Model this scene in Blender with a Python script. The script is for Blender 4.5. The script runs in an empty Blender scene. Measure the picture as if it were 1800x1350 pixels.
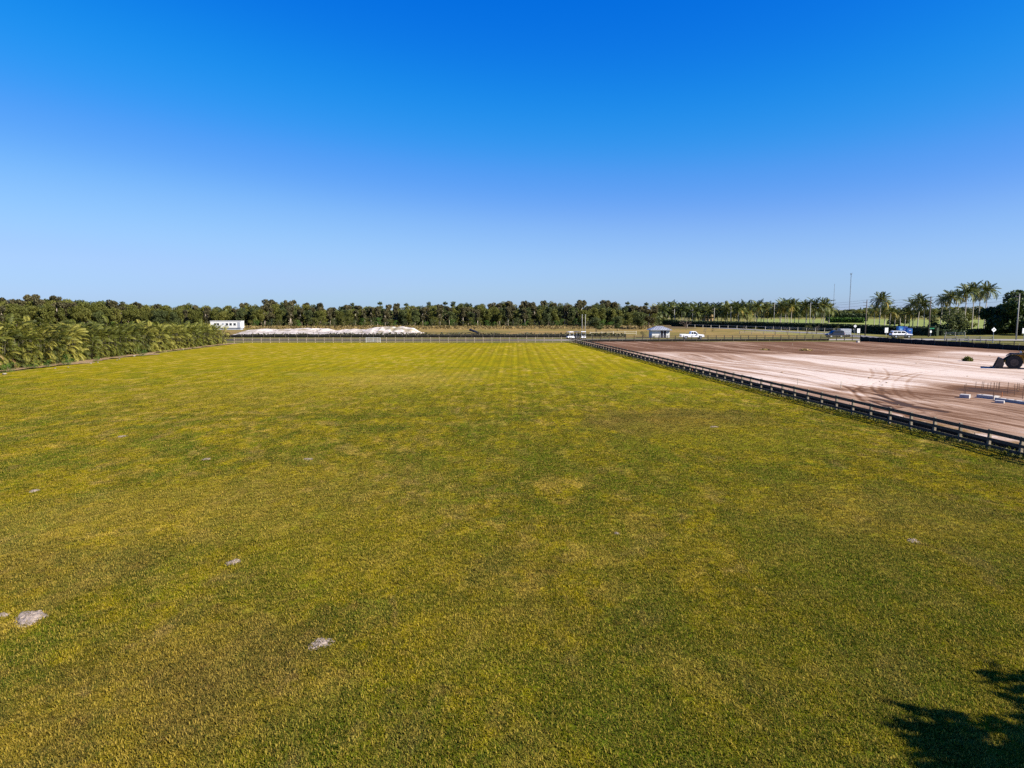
import bpy, math, random
import numpy as np
from mathutils import Vector, Matrix

R = math.radians
rng = np.random.default_rng(7)
random.seed(7)
C = bpy.context.scene.collection
scene = bpy.context.scene

# ------------------------------------------------------------------ camera, sky, sun, exposure
CAM_H, FOC, TANP = 7.6, 1200.0, 131.0 / 1200.0
PITCH = math.atan(TANP)
cd = bpy.data.cameras.new('camera')
cam = bpy.data.objects.new('camera', cd)
C.objects.link(cam)
cd.sensor_width = 36.0
cd.lens = 24.0
cd.clip_start = 0.1
cd.clip_end = 20000
cam.location = (0, 0, CAM_H)
cam.rotation_euler = (math.pi / 2 - PITCH, 0, 0)
scene.camera = cam

SUN_AZ = R(25)          # measured from +X towards the camera's back
SUN_EL = R(35)
world = bpy.data.worlds.new("World")
scene.world = world
world.use_nodes = True
wt = world.node_tree
wt.nodes.clear()
wo = wt.nodes.new('ShaderNodeOutputWorld')
wb = wt.nodes.new('ShaderNodeBackground')
sk = wt.nodes.new('ShaderNodeTexSky')
sk.sky_type = 'NISHITA'
sk.sun_disc = False
sk.sun_elevation = SUN_EL
sk.sun_rotation = math.pi / 2 + SUN_AZ
sk.air_density = 1.0
sk.dust_density = 0.35
sk.ozone_density = 3.0
sk.altitude = 0
hs = wt.nodes.new('ShaderNodeHueSaturation')
hs.inputs['Saturation'].default_value = 1.25
hs.inputs['Value'].default_value = 1.0
wt.links.new(sk.outputs[0], hs.inputs['Color'])
# camera response of the photograph's sky: one tone curve per channel, the same over the whole dome
m1 = wt.nodes.new('ShaderNodeVectorMath'); m1.operation = 'SCALE'; m1.inputs['Scale'].default_value = .085
m2 = wt.nodes.new('ShaderNodeVectorMath'); m2.operation = 'SCALE'; m2.inputs['Scale'].default_value = 1 / .085
cv = wt.nodes.new('ShaderNodeRGBCurve')
for ci, cpts in enumerate((((0, 0), (.047, .001), (.081, .011), (.125, .05), (.23, .135), (.44, .205), (.6, .225), (1, .33)),
                           ((0, 0), (.137, .082), (.2025, .144), (.29, .188), (.396, .262), (.51, .308), (.62, .322), (1, .43)),
                           ((0, 0), (.15, .25), (.30, .38), (.39, .43), (.50, .478), (1, .54)))):
    c_ = cv.mapping.curves[ci]
    c_.points[0].location = cpts[0]; c_.points[-1].location = cpts[-1]
    for q_ in cpts[1:-1]: c_.points.new(*q_)
cv.mapping.update()
wt.links.new(hs.outputs[0], m1.inputs[0])
wt.links.new(m1.outputs[0], cv.inputs['Color'])
wt.links.new(cv.outputs[0], m2.inputs[0])
wt.links.new(m2.outputs[0], wb.inputs[0])
wb.inputs[1].default_value = 0.07
wt.links.new(wb.outputs[0], wo.inputs[0])

sl = bpy.data.lights.new('sun', 'SUN')
so = bpy.data.objects.new('sun', sl)
C.objects.link(so)
sl.energy = 5.0
sl.angle = R(0.5)
sl.color = (1.0, 0.93, 0.82)
tosun = Vector((math.cos(SUN_AZ) * math.cos(SUN_EL), -math.sin(SUN_AZ) * math.cos(SUN_EL), math.sin(SUN_EL)))
so.rotation_euler = tosun.to_track_quat('Z', 'Y').to_euler()
so.location = (0, -20, 60)

vs = scene.view_settings
vs.view_transform = 'Standard'
vs.look = 'None'
vs.gamma = 1
vs.exposure = 1.25
vs.use_curve_mapping = False
scene.render.engine = 'CYCLES'
scene.cycles.use_denoising = False
scene.cycles.max_bounces = 5
scene.cycles.transparent_max_bounces = 4

# ------------------------------------------------------------------ helpers
SP, CP = math.sin(PITCH), math.cos(PITCH)


def ray(px, py):
    x, y = (px - 900) / FOC, -(py - 675) / FOC
    return Vector((x, CP + y * SP, -SP + y * CP))


def G(px, py, z=0.0):
    """point of the level z seen at a place of the photograph"""
    d = ray(px, py)
    t = (z - CAM_H) / d.z
    return Vector((d.x * t, d.y * t, z))


def GD(px, dist):
    """ground point at that distance along Y in the direction of photograph column px"""
    d = ray(px, 590)
    return Vector((d.x / d.y * dist, dist, 0))


def HT(P, py):
    """height above ground, at ground point P, of photograph row py"""
    d = ray(900, py)
    return CAM_H + P.y * d.z / d.y


def tag(o, label=None, cat=None, group=None, kind=None):
    if label: o['label'] = label
    if cat: o['category'] = cat
    if group: o['group'] = group
    if kind: o['kind'] = kind
    return o


def E(name, loc, label=None, cat=None, group=None, rz=0.0):
    o = bpy.data.objects.new(name, None)
    o.empty_display_size = 0.3
    C.objects.link(o)
    o.location = loc
    o.rotation_euler = (0, 0, rz)
    return tag(o, label, cat, group)


def link(name, mesh, parent=None, loc=(0, 0, 0), rot=(0, 0, 0), scale=(1, 1, 1)):
    o = bpy.data.objects.new(name, mesh)
    C.objects.link(o)
    o.location = loc
    o.rotation_euler = rot
    o.scale = scale
    if parent is not None:
        o.parent = parent
    return o


class MB:
    def __init__(s):
        s.v, s.f = [], []

    def add(s, vs_, fs_):
        n = len(s.v)
        s.v.extend([tuple(a) for a in vs_])
        s.f.extend([tuple(i + n for i in f) for f in fs_])
        return s

    def box(s, c, d, rz=0.0, ry=0.0, bev=0.0):
        hx, hy, hz = d[0] / 2, d[1] / 2, d[2] / 2
        M = Matrix.Rotation(rz, 3, 'Z') @ Matrix.Rotation(ry, 3, 'Y')
        pts = [Vector((x, y, z)) for z in (-hz, hz) for y in (-hy, hy) for x in (-hx, hx)]
        c = Vector(c)
        return s.add([M @ p + c for p in pts],
                     [(0, 2, 3, 1), (4, 5, 7, 6), (0, 1, 5, 4), (2, 6, 7, 3), (0, 4, 6, 2), (1, 3, 7, 5)])

    def beam(s, a, b, w, h):
        """a plank from a to b, w wide across (horizontal), h high"""
        a, b = Vector(a), Vector(b)
        d = (b - a).normalized()
        side = d.cross(Vector((0, 0, 1)))
        if side.length < 1e-4: side = Vector((1, 0, 0))
        side.normalize()
        up = side.cross(d)
        pts = [p + side * sx * w / 2 + up * sz * h / 2 for p in (a, b) for sz in (-1, 1) for sx in (-1, 1)]
        return s.add(pts, [(0, 1, 3, 2), (4, 6, 7, 5), (0, 4, 5, 1), (2, 3, 7, 6), (0, 2, 6, 4), (1, 5, 7, 3)])

    def tube(s, pts, rad, n=7, cap=True):
        pts = [Vector(p) for p in pts]
        k = len(pts)
        if not hasattr(rad, '__len__'): rad = [rad] * k
        vs_, fs_ = [], []
        for i, p in enumerate(pts):
            d = (pts[min(i + 1, k - 1)] - pts[max(i - 1, 0)]).normalized()
            a = d.cross(Vector((0, 0, 1)) if abs(d.z) < 0.9 else Vector((1, 0, 0))).normalized()
            b = d.cross(a)
            for j in range(n):
                t = 2 * math.pi * j / n
                vs_.append(p + (a * math.cos(t) + b * math.sin(t)) * rad[i])
        for i in range(k - 1):
            for j in range(n):
                j2 = (j + 1) % n
                fs_.append((i * n + j, i * n + j2, (i + 1) * n + j2, (i + 1) * n + j))
        if cap:
            fs_.append(tuple(range(n - 1, -1, -1)))
            fs_.append(tuple((k - 1) * n + j for j in range(n)))
        return s.add(vs_, fs_)

    def disc(s, c, axis, r, w, n=14):
        c, axis = Vector(c), Vector(axis).normalized()
        return s.tube([c - axis * w / 2, c + axis * w / 2], r, n)

    def prism(s, prof, y0, y1, inset=0.0):
        """a side profile in XZ pushed from y0 to y1; inset narrows nothing but rounds both rims"""
        n = len(prof)
        cx = sum(p[0] for p in prof) / n
        cz = sum(p[1] for p in prof) / n
        rows = []
        if inset:
            def sh(k):
                o = []
                for (x, z) in prof:
                    dx, dz = cx - x, cz - z
                    L = math.hypot(dx, dz) or 1
                    o.append((x + dx / L * k, z + dz / L * k))
                return o
            rows = [(sh(inset), y0), (prof, y0 + inset), (prof, y1 - inset), (sh(inset), y1)]
        else:
            rows = [(prof, y0), (prof, y1)]
        vs_ = [(x, y, z) for pr, y in rows for (x, z) in pr]
        fs_ = []
        for i in range(len(rows) - 1):
            for j in range(n):
                j2 = (j + 1) % n
                fs_.append((i * n + j, i * n + j2, (i + 1) * n + j2, (i + 1) * n + j))
        fs_.append(tuple(range(n - 1, -1, -1)))
        m = (len(rows) - 1) * n
        fs_.append(tuple(m + j for j in range(n)))
        return s.add(vs_, fs_)

    def mesh(s, name, mat, smooth=False):
        me = bpy.data.meshes.new(name)
        me.from_pydata(s.v, [], s.f)
        me.validate()
        import bmesh
        bm = bmesh.new(); bm.from_mesh(me)
        bmesh.ops.recalc_face_normals(bm, faces=bm.faces)
        bm.to_mesh(me); bm.free()
        if mat: me.materials.append(mat)
        if smooth: me.polygons.foreach_set('use_smooth', [True] * len(me.polygons))
        me.update()
        return me

    def build(s, name, mat, parent=None, loc=(0, 0, 0), rz=0.0, smooth=False):
        return link(name, s.mesh(name, mat, smooth), parent, loc, (0, 0, rz))


def quads_mesh(name, P, mat, tint=None, per=4):
    """P: (n, per, 3) polygons without shared corners"""
    n = P.shape[0]
    me = bpy.data.meshes.new(name)
    me.vertices.add(n * per)
    me.vertices.foreach_set('co', P.reshape(-1).astype(np.float32))
    me.loops.add(n * per)
    me.loops.foreach_set('vertex_index', np.arange(n * per, dtype=np.int32))
    me.polygons.add(n)
    me.polygons.foreach_set('loop_start', np.arange(0, n * per, per, dtype=np.int32))
    me.update(calc_edges=True)
    if tint is not None:
        a = me.attributes.new('tint', 'FLOAT', 'FACE')
        a.data.foreach_set('value', tint.astype(np.float32))
    me.materials.append(mat)
    return me


def leaf_quads(centres, size, stretch=1.5, up=0.0, rg=rng):
    n = len(centres)
    a = rg.normal(size=(n, 3))
    a[:, 2] += up
    a /= np.linalg.norm(a, axis=1)[:, None]
    b = rg.normal(size=(n, 3))
    u = np.cross(a, b); u /= np.linalg.norm(u, axis=1)[:, None]
    v = np.cross(a, u)
    s = size * rg.uniform(0.6, 1.35, n)[:, None]
    u = u * s * stretch * .5
    v = v * s * .5
    bend = a * s * 0.22
    return np.stack([centres - u - bend, centres - v * .9 + bend * .4, centres + u - bend, centres + v * .9 + bend * .4], 1)


def nz(t, kind, **kw):
    n = t.nodes.new(kind)
    for k, v in kw.items():
        if k in n.inputs: n.inputs[k].default_value = v
        else: setattr(n, k, v)
    return n


class NT:
    """small wrapper to write node trees"""
    def __init__(s, name):
        s.m = bpy.data.materials.new(name)
        s.m.use_nodes = True
        s.t = s.m.node_tree
        s.t.nodes.clear()
        s.out = s.t.nodes.new('ShaderNodeOutputMaterial')

    def n(s, kind, **kw):
        return nz(s.t, 'ShaderNode' + kind, **kw)

    def l(s, a, b):
        s.t.links.new(a, b)

    def pos(s):
        return s.n('NewGeometry').outputs['Position']

    def mapping(s, vec, scale=(1, 1, 1), rz=0.0, loc=(0, 0, 0)):
        m = s.n('Mapping')
        m.inputs['Scale'].default_value = scale
        m.inputs['Rotation'].default_value = (0, 0, rz)
        m.inputs['Location'].default_value = loc
        s.l(vec, m.inputs['Vector'])
        return m.outputs[0]

    def noise(s, vec, scale, detail=3, rough=.55, dist=0.0):
        n = s.n('TexNoise')
        n.inputs['Scale'].default_value = scale
        n.inputs['Detail'].default_value = detail
        n.inputs['Roughness'].default_value = rough
        n.inputs['Distortion'].default_value = dist
        if vec is not None: s.l(vec, n.inputs['Vector'])
        return n.outputs['Fac']

    def ramp(s, fac, a, b, lo=0.0, hi=1.0):
        n = s.n('MapRange')
        n.interpolation_type = 'SMOOTHSTEP'
        n.inputs['From Min'].default_value = a
        n.inputs['From Max'].default_value = b
        n.inputs['To Min'].default_value = lo
        n.inputs['To Max'].default_value = hi
        s.l(fac, n.inputs['Value'])
        return n.outputs[0]

    def math(s, op, a, b=None, clamp=False):
        n = s.n('Math', operation=op)
        n.use_clamp = clamp
        for i, q in enumerate((a, b)):
            if q is None: continue
            if hasattr(q, 'links'): s.l(q, n.inputs[i])
            else: n.inputs[i].default_value = q
        return n.outputs[0]

    def mix(s, fac, a, b, blend='MIX'):
        n = s.n('Mix', data_type='RGBA', blend_type=blend)
        for q, key in ((fac, 0), (a, 6), (b, 7)):
            if hasattr(q, 'links'): s.l(q, n.inputs[key])
            elif key == 0: n.inputs[0].default_value = q
            else: n.inputs[key].default_value = (*q[:3], 1)
        return n.outputs[2]

    def bump(s, height, strength=.5, dist=.05):
        n = s.n('Bump')
        n.inputs['Strength'].default_value = strength
        n.inputs['Distance'].default_value = dist
        s.l(height, n.inputs['Height'])
        return n.outputs[0]

    def surf(s, col, rough=.8, metal=0.0, normal=None, spec=.3, trans=0.0):
        b = s.n('BsdfPrincipled')
        if hasattr(col, 'links'): s.l(col, b.inputs['Base Color'])
        else: b.inputs['Base Color'].default_value = (*col[:3], 1)
        if hasattr(rough, 'links'): s.l(rough, b.inputs['Roughness'])
        else: b.inputs['Roughness'].default_value = rough
        b.inputs['Metallic'].default_value = metal
        b.inputs['Specular IOR Level'].default_value = spec
        if normal is not None: s.l(normal, b.inputs['Normal'])
        o = b.outputs[0]
        if trans:
            tr = s.n('BsdfTranslucent')
            if hasattr(col, 'links'): s.l(col, tr.inputs['Color'])
            else: tr.inputs['Color'].default_value = (*col[:3], 1)
            mx = s.n('MixShader')
            mx.inputs[0].default_value = trans
            s.l(o, mx.inputs[1]); s.l(tr.outputs[0], mx.inputs[2])
            o = mx.outputs[0]
        s.l(o, s.out.inputs['Surface'])
        return s.m


def simple(name, col, rough=.7, var=.25, scale=3.0, metal=0.0, spec=.3, bump=0.0):
    t = NT(name)
    f = t.noise(t.n('TexCoord').outputs['Object'], scale, 4)
    lo = [c * (1 - var) for c in col]
    hi = [min(1, c * (1 + var)) for c in col]
    c = t.mix(t.ramp(f, .3, .7), lo, hi)
    return t.surf(c, rough, metal, t.bump(f, bump, .02) if bump else None, spec)


def foliage(name, a, b, c, trans=.25, rough=.6, spec=.25, vary=.5):
    """a, b, c: darker, main and lighter leaf colours, mixed leaf by leaf and plant by plant"""
    t = NT(name)
    tint = t.n('Attribute', attribute_name='tint').outputs['Fac']
    rnd = t.n('ObjectInfo').outputs['Random']
    f = t.math('ADD', t.math('MULTIPLY', tint, 1 - vary), t.math('MULTIPLY', rnd, vary))
    col = t.mix(t.ramp(f, .0, .5), a, b)
    col = t.mix(t.ramp(f, .5, 1.0), col, c)
    return t.surf(col, rough, 0, None, spec, trans)


# value noise on numpy arrays
_tab = np.random.default_rng(3).random((256, 256))


def vn(x, y):
    xi, yi = np.floor(x).astype(int), np.floor(y).astype(int)
    fx, fy = x - xi, y - yi
    fx, fy = fx * fx * (3 - 2 * fx), fy * fy * (3 - 2 * fy)
    a, b = _tab[yi % 256, xi % 256], _tab[yi % 256, (xi + 1) % 256]
    c, d = _tab[(yi + 1) % 256, xi % 256], _tab[(yi + 1) % 256, (xi + 1) % 256]
    return (a * (1 - fx) + b * fx) * (1 - fy) + (c * (1 - fx) + d * fx) * fy


def fbm(x, y, o=4):
    s, a, t = 0, .5, 0
    for i in range(o):
        s = s + a * vn(x * 2 ** i + 17 * i, y * 2 ** i + 31 * i); t += a; a *= .55
    return s / t


def sm(x, a, b):
    t = np.clip((x - a) / (b - a), 0, 1)
    return t * t * (3 - 2 * t)


def grid_mesh(name, X, Y, Z, mat, attr=None, smooth=True):
    r, c = X.shape
    me = bpy.data.meshes.new(name)
    me.vertices.add(r * c)
    me.vertices.foreach_set('co', np.stack([X, Y, Z], -1).reshape(-1).astype(np.float32))
    i = np.arange(r * c).reshape(r, c)
    q = np.stack([i[:-1, :-1], i[:-1, 1:], i[1:, 1:], i[1:, :-1]], -1).reshape(-1, 4)
    me.loops.add(q.size)
    me.loops.foreach_set('vertex_index', q.reshape(-1).astype(np.int32))
    me.polygons.add(len(q))
    me.polygons.foreach_set('loop_start', np.arange(0, q.size, 4, dtype=np.int32))
    me.update(calc_edges=True)
    if smooth: me.polygons.foreach_set('use_smooth', [True] * len(q))
    for k, v in (attr or {}).items():
        a = me.attributes.new(k, 'FLOAT', 'POINT')
        a.data.foreach_set('value', v.reshape(-1).astype(np.float32))
    me.materials.append(mat)
    return me


def ribbon(name, pts, w, z, mat, kind='structure'):
    """flat strip along a polyline"""
    m = MB()
    pts = [Vector((p[0], p[1], 0)) for p in pts]
    L = []
    for i, p in enumerate(pts):
        d = (pts[min(i + 1, len(pts) - 1)] - pts[max(i - 1, 0)]).normalized()
        s_ = Vector((d.y, -d.x, 0))
        L.append((p - s_ * w / 2, p + s_ * w / 2))
    vs_ = [Vector((q.x, q.y, z)) for pr in L for q in pr]
    m.add(vs_, [(2 * i, 2 * i + 1, 2 * i + 3, 2 * i + 2) for i in range(len(pts) - 1)])
    return tag(m.build(name, mat), kind=kind)


def sheet(name, pts, z, mat):
    m = MB()
    m.add([(p[0], p[1], z) for p in pts], [tuple(range(len(pts)))])
    return tag(m.build(name, mat), kind='structure')


# ------------------------------------------------------------------ ground materials
FDIR = (G(1004, 601) - G(1790, 805)).normalized()      # the line of the field's right fence
FA, FB = G(1004, 601), G(1790, 805)
FANG = math.atan2(FDIR.x, FDIR.y)                        # small turn to the left


def fence_x(y):
    return FB.x + (y - FB.y) * (FDIR.x / FDIR.y)


def turf_colour(t, fine=True):
    p = t.pos()
    big = t.noise(p, .055, 4, .55, .4)
    mid = t.noise(t.mapping(p, (1, .55, 1), -FANG), .30, 5, .62, .3)
    mid2 = t.noise(t.mapping(p, (1, .6, 1), 0, (31, 7, 0)), .75, 4, .6, .2)
    green = (.088, .112, .005)
    olive = (.218, .176, .004)
    straw = (.34, .238, .050)
    brown = (.17, .105, .03)
    col = t.mix(t.ramp(mid, .42, .54), green, olive)
    # the far half is yellower, cut at a faint line across the field
    sep = t.n('SeparateXYZ'); t.l(p, sep.inputs[0])
    yw = t.math('ADD', sep.outputs[1], t.math('MULTIPLY', t.math('SUBTRACT', t.noise(p, .12, 3), .5), 6))
    far = t.ramp(yw, 46, 52)
    far2 = t.ramp(yw, 60, 115)
    col = t.mix(t.math('MULTIPLY', far, .35), col, (.20, .165, .006))
    col = t.mix(t.math('MULTIPLY', far2, .55), col, (.225, .175, .008))
    # dry and bare patches
    dry = t.math('MULTIPLY', t.ramp(mid2, .51, .61), t.ramp(big, .34, .58))
    col = t.mix(t.math('MULTIPLY', dry, .75), col, straw)
    lush = t.math('MULTIPLY', t.ramp(t.noise(t.mapping(p, (1, .7, 1), .2, (5, 90, 0)), .42, 4, .65), .53, .63), t.ramp(yw, 70, 40))
    col = t.mix(t.math('MULTIPLY', lush, .8), col, (.055, .085, .008))
    nr = t.ramp(yw, 90, 38, .12, 1.0)
    dn = t.noise(t.mapping(p, (1, .45, 1), -FANG, (17, 71, 0)), .9, 5, .68, .4)
    thin = t.mix(t.ramp(dn, .36, .62), (.60, .68, .63), (1.36, 1.34, 1.3))
    col = t.mix(t.math('MAXIMUM', nr, .25), col, thin, 'MULTIPLY')
    tan_ = t.noise(t.mapping(p, (1, .5, 1), -FANG, (57, 21, 0)), .55, 5, .7, .3)
    col = t.mix(t.math('MULTIPLY', t.math('MULTIPLY', t.ramp(tan_, .56, .66), .7), nr), col, (.28, .19, .065))
    # speckle of single plants, greener and drier
    sp1 = t.noise(t.mapping(p, (1, .8, 1), 0, (3, 3, 0)), 2.2, 4, .7)
    col = t.mix(t.math('MULTIPLY', t.math('MULTIPLY', t.ramp(sp1, .50, .62), .75), nr), col, (.060, .080, .007))
    sp2 = t.noise(t.mapping(p, (1, .8, 1), 0, (83, 13, 0)), 2.8, 4, .7)
    col = t.mix(t.math('MULTIPLY', t.math('MULTIPLY', t.ramp(sp2, .52, .64), .6), nr), col, (.29, .215, .035))
    sp3 = t.noise(t.mapping(p, (1, 1, 1), 0, (43, 53, 0)), 1.3, 5, .72)
    col = t.mix(t.math('MULTIPLY', t.math('MULTIPLY', t.ramp(sp3, .54, .68), .7), nr), col, (.12, .075, .02))
    # brown, worn areas of the near field
    for (px, py, r, amt) in ((330, 1190, 4.2, .5), (120, 1330, 3.5, .4), (1180, 740, 9, .55), (700, 665, 14, .35),
                             (1530, 905, 6, .35), (130, 930, 7, .30), (60, 1010, 4, .3), (880, 1010, 3.0, .25), (560, 860, 8, .2)):
        q = G(px, py)
        d = t.n('VectorMath', operation='DISTANCE')
        t.l(p, d.inputs[0]); d.inputs[1].default_value = q
        dd = t.math('ADD', d.outputs['Value'], t.math('MULTIPLY', t.math('SUBTRACT', mid, .5), r * 1.8))
        w = t.ramp(dd, r, r * .25, 0, amt)
        col = t.mix(w, col, brown if py > 1000 or py == 740 else straw)
    for (px, py, r, amt, cc) in ((1450, 1180, 8, .5, green), (1000, 1290, 3.0, .45, green), (620, 1290, 2.6, .4, green), (1680, 1000, 9, .4, green), (1250, 840, 9, .35, green), (900, 790, 9, .35, green),
                                 (640, 960, 6, .45, (.24, .20, .012)), (820, 1100, 3.5, .4, (.23, .19, .012)), (1130, 960, 5, .35, (.24, .20, .012)), (380, 880, 6, .4, (.26, .20, .02)), (1300, 770, 8, .5, (.19, .18, .008)), (470, 690, 16, .35, (.24, .18, .02))):
        q = G(px, py)
        d = t.n('VectorMath', operation='DISTANCE')
        t.l(p, d.inputs[0]); d.inputs[1].default_value = q
        dd = t.math('ADD', d.outputs['Value'], t.math('MULTIPLY', t.math('SUBTRACT', mid, .5), r * 1.6))
        col = t.mix(t.ramp(dd, r, r * .2, 0, amt), col, cc)
    # worn lines where the mower turns down the middle
    lw = t.n('TexWave', wave_type='BANDS', bands_direction='X')
    lw.inputs['Scale'].default_value = .36; lw.inputs['Distortion'].default_value = 1.2; lw.inputs['Detail'].default_value = 2; lw.inputs['Detail Scale'].default_value = 1.5
    t.l(t.mapping(p, (1, .05, 1), -FANG), lw.inputs['Vector'])
    cx = t.math('ABSOLUTE', t.math('ADD', sep.outputs[0], 3.0))
    lm = t.math('MULTIPLY', t.ramp(lw.outputs['Fac'], .35, .85), t.math('MULTIPLY', t.ramp(cx, 16, 3), t.ramp(yw, 12, 40)))
    col = t.mix(t.math('MULTIPLY', lm, .30), col, (.085, .085, .006))
    # the crosswise seam
    seam = t.math('MULTIPLY', t.ramp(t.math('ABSOLUTE', t.math('SUBTRACT', yw, 48.4)), .9, .15), t.math('MULTIPLY', t.ramp(cx, 27, 20), t.ramp(sp3, .35, .55)))
    col = t.mix(t.math('MULTIPLY', seam, .6), col, (.055, .06, .006))
    return col, p, mid, sep.outputs[1]


def mat_lawn():
    t = NT('lawn')
    col, p, mid, Y = turf_colour(t)
    # mowing stripes along the field
    w = t.n('TexWave', wave_type='BANDS', bands_direction='X')
    w.inputs['Scale'].default_value = .19
    w.inputs['Distortion'].default_value = 1.6
    w.inputs['Detail'].default_value = 2
    w.inputs['Detail Scale'].default_value = .6
    t.l(t.mapping(p, (1, .04, 1), -FANG), w.inputs['Vector'])
    st = t.math('MULTIPLY', t.ramp(w.outputs['Fac'], .25, .8), t.math('MULTIPLY', t.ramp(Y, 50, 95), t.ramp(t.noise(p, .03, 2), .35, .6)))
    col = t.mix(t.math('MULTIPLY', st, .40), col, (.105, .080, .007))
    tuft = t.noise(p, 5.0, 4, .7)
    fine = t.noise(p, 22.0, 3, .7)
    near = t.ramp(Y, 75, 30)
    k = t.math('ADD', t.math('MULTIPLY', tuft, .6), t.math('MULTIPLY', fine, .4))
    dark = t.mix(.55, col, (.05, .055, .008))
    col = t.mix(t.math('MULTIPLY', t.ramp(k, .58, .38), t.ramp(Y, 130, 30, .25, .9)), col, dark)
    n = t.bump(k, .8, .08)
    return t.surf(col, .9, 0, n, 0.0)


def mat_blade():
    t = NT('grass_blade')
    col, p, mid, Y = turf_colour(t)
    rnd = t.n('ObjectInfo').outputs['Random']
    tint = t.n('Attribute', attribute_name='tint').outputs['Fac']
    col = t.mix(t.ramp(tint, .55, 1.0, 0, .75), col, (.36, .255, .045))
    col = t.mix(t.ramp(tint, .45, .0, 0, .75), col, (.045, .060, .008))
    return t.surf(col, .7, 0, None, .04, .35)


def mat_ground(name, cols, scale=.05, fine=1.0, bump=.6):
    t = NT(name)
    p = t.pos()
    a = t.noise(p, scale, 5, .6, .5)
    b = t.noise(p, fine, 4, .65)
    c = t.mix(t.ramp(a, .35, .65), cols[0], cols[1])
    c = t.mix(t.math('MULTIPLY', t.ramp(b, .45, .7), .7), c, cols[2])
    return t.surf(c, .95, 0, t.bump(b, bump, .3), .1)


def mat_dirt():
    t = NT('dirt_lot')
    p = t.pos()
    tone = t.n('Attribute', attribute_name='tone').outputs['Fac']
    a = t.noise(t.mapping(p, (1, 1, 1)), 1.6, 6, .7)
    b = t.noise(p, 9.0, 4, .7)
    k = t.math('ADD', tone, t.math('MULTIPLY', t.math('SUBTRACT', a, .5), .30))
    k = t.math('ADD', k, t.math('MULTIPLY', t.math('SUBTRACT', b, .5), .10))
    col = t.mix(t.ramp(k, .02, .45), (.475, .39, .325), (.265, .172, .115))
    col = t.mix(t.ramp(k, .42, .78), col, (.108, .052, .024))
    col = t.mix(t.ramp(k, .80, 1.15), col, (.045, .025, .018))
    gr = t.n('Attribute', attribute_name='weed').outputs['Fac']
    g = t.ramp(t.math('ADD', gr, t.math('MULTIPLY', t.math('SUBTRACT', a, .5), 1.0)), .35, .75)
    col = t.mix(g, col, t.mix(t.ramp(b, .4, .6), (.20, .115, .035), (.12, .075, .02)))
    return t.surf(col, .95, 0, t.bump(t.math('ADD', a, b), .3, .08), .1)


M = {}
M['ground'] = mat_ground('ground', ((.10, .105, .022), (.17, .15, .035), (.22, .17, .05)), .03, .6)
M['meadow'] = mat_ground('meadow', ((.14, .11, .025), (.23, .15, .045), (.11, .085, .028)), .035, .35)
M['scrubland'] = mat_ground('scrubland', ((.10, .07, .033), (.14, .10, .04), (.07, .06, .02)), .05, .5)
M['fairway'] = mat_ground('fairway', ((.15, .18, .045), (.19, .21, .05), (.12, .15, .035)), .02, .3, .2)
M['verge'] = mat_ground('verge', ((.07, .08, .014), (.12, .10, .025), (.17, .125, .045)), .15, .9)
def mat_road():
    t = NT('road_surface')
    p = t.pos()
    a = t.noise(p, .5, 5, .65)
    sx = t.n('SeparateXYZ'); t.l(p, sx.inputs[0])
    k = t.math('ADD', sx.outputs[0], t.math('MULTIPLY', a, 14))
    c = t.mix(t.ramp(k, 2, 34), t.mix(a, (.035, .030, .027), (.065, .055, .05)), t.mix(a, (.20, .185, .17), (.28, .26, .24)))
    return t.surf(c, .95, 0, t.bump(a, .4, .05), .05)


M['road'] = mat_road()
M['track'] = simple('asphalt', (.13, .12, .118), .9, .2, .6, bump=.3)
M['lawn'] = mat_lawn()
M['blade'] = mat_blade()
M['dirt'] = mat_dirt()
M['edge_dirt'] = mat_ground('edge_dirt', ((.20, .13, .07), (.27, .19, .11), (.13, .095, .035)), .5, 2.5)

# ------------------------------------------------------------------ the ground
S = 7000
tag(sheet('ground', [(-S, -300), (S, -300), (S, S), (-S, S)], -.06, M['ground']), kind='structure')
sheet('meadow', [(-260, 187), (20, 187), (84, 188), (84, 330), (-300, 330)], -.04, M['meadow'])
sheet('scrub_strip', [(-300, 276), (75, 276), (85, 345), (-330, 345)], -.02, M['scrubland'])
sheet('fairway', [GD(1330, 345), GD(1560, 262), GD(1680, 212), GD(1800, 205), GD(1900, 240), GD(1830, 500), GD(1330, 560)], -.04, M['fairway'])
sheet('verge', [(-140, 156.2), (84, 156.2), (100, 120), (140, 60), (220, 60), (220, 200), (100, 200), (60, 188), (-140, 188)], -.03, M['verge'])
ribbon('road', [(-140, 172.5), (20, 172.5), (60, 174), (92, 176), (130, 172), (220, 160)], 9, -.01, M['road'])
ribbon('side_road', [(97, 180), (101, 205), (95, 240), (84, 300), (79, 345)], 7, -.015, M['track'])

# lawn: a fine grid with a soft lie and a slight bank across the middle
yy = np.concatenate([np.linspace(-30, 8, 12), np.linspace(9, 60, 150), np.linspace(60.5, 157, 140)])
u = np.linspace(0, 1, 220)
YY = np.repeat(yy[:, None], len(u), 1)
left = np.full_like(yy, -61.5)
right = np.array([fence_x(y) for y in yy]) + .25
XX = left[:, None] + (right - left)[:, None] * u[None, :]


def lawn_z(X, Y):
    w = Y + (fbm(X * .1, Y * .1, 3) - .5) * 3
    z = .10 * (fbm(X * .16, Y * .16, 3) - .5) + .05 * (fbm(X * .7 + 9, Y * .7, 2) - .5)
    z = z + .05 * np.exp(-((w - 48.6) / 1.1) ** 2) * sm(X, -22, -6) * (1 - sm(X, 14, 22))
    return z * sm(Y, 4, 9) + .03


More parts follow.
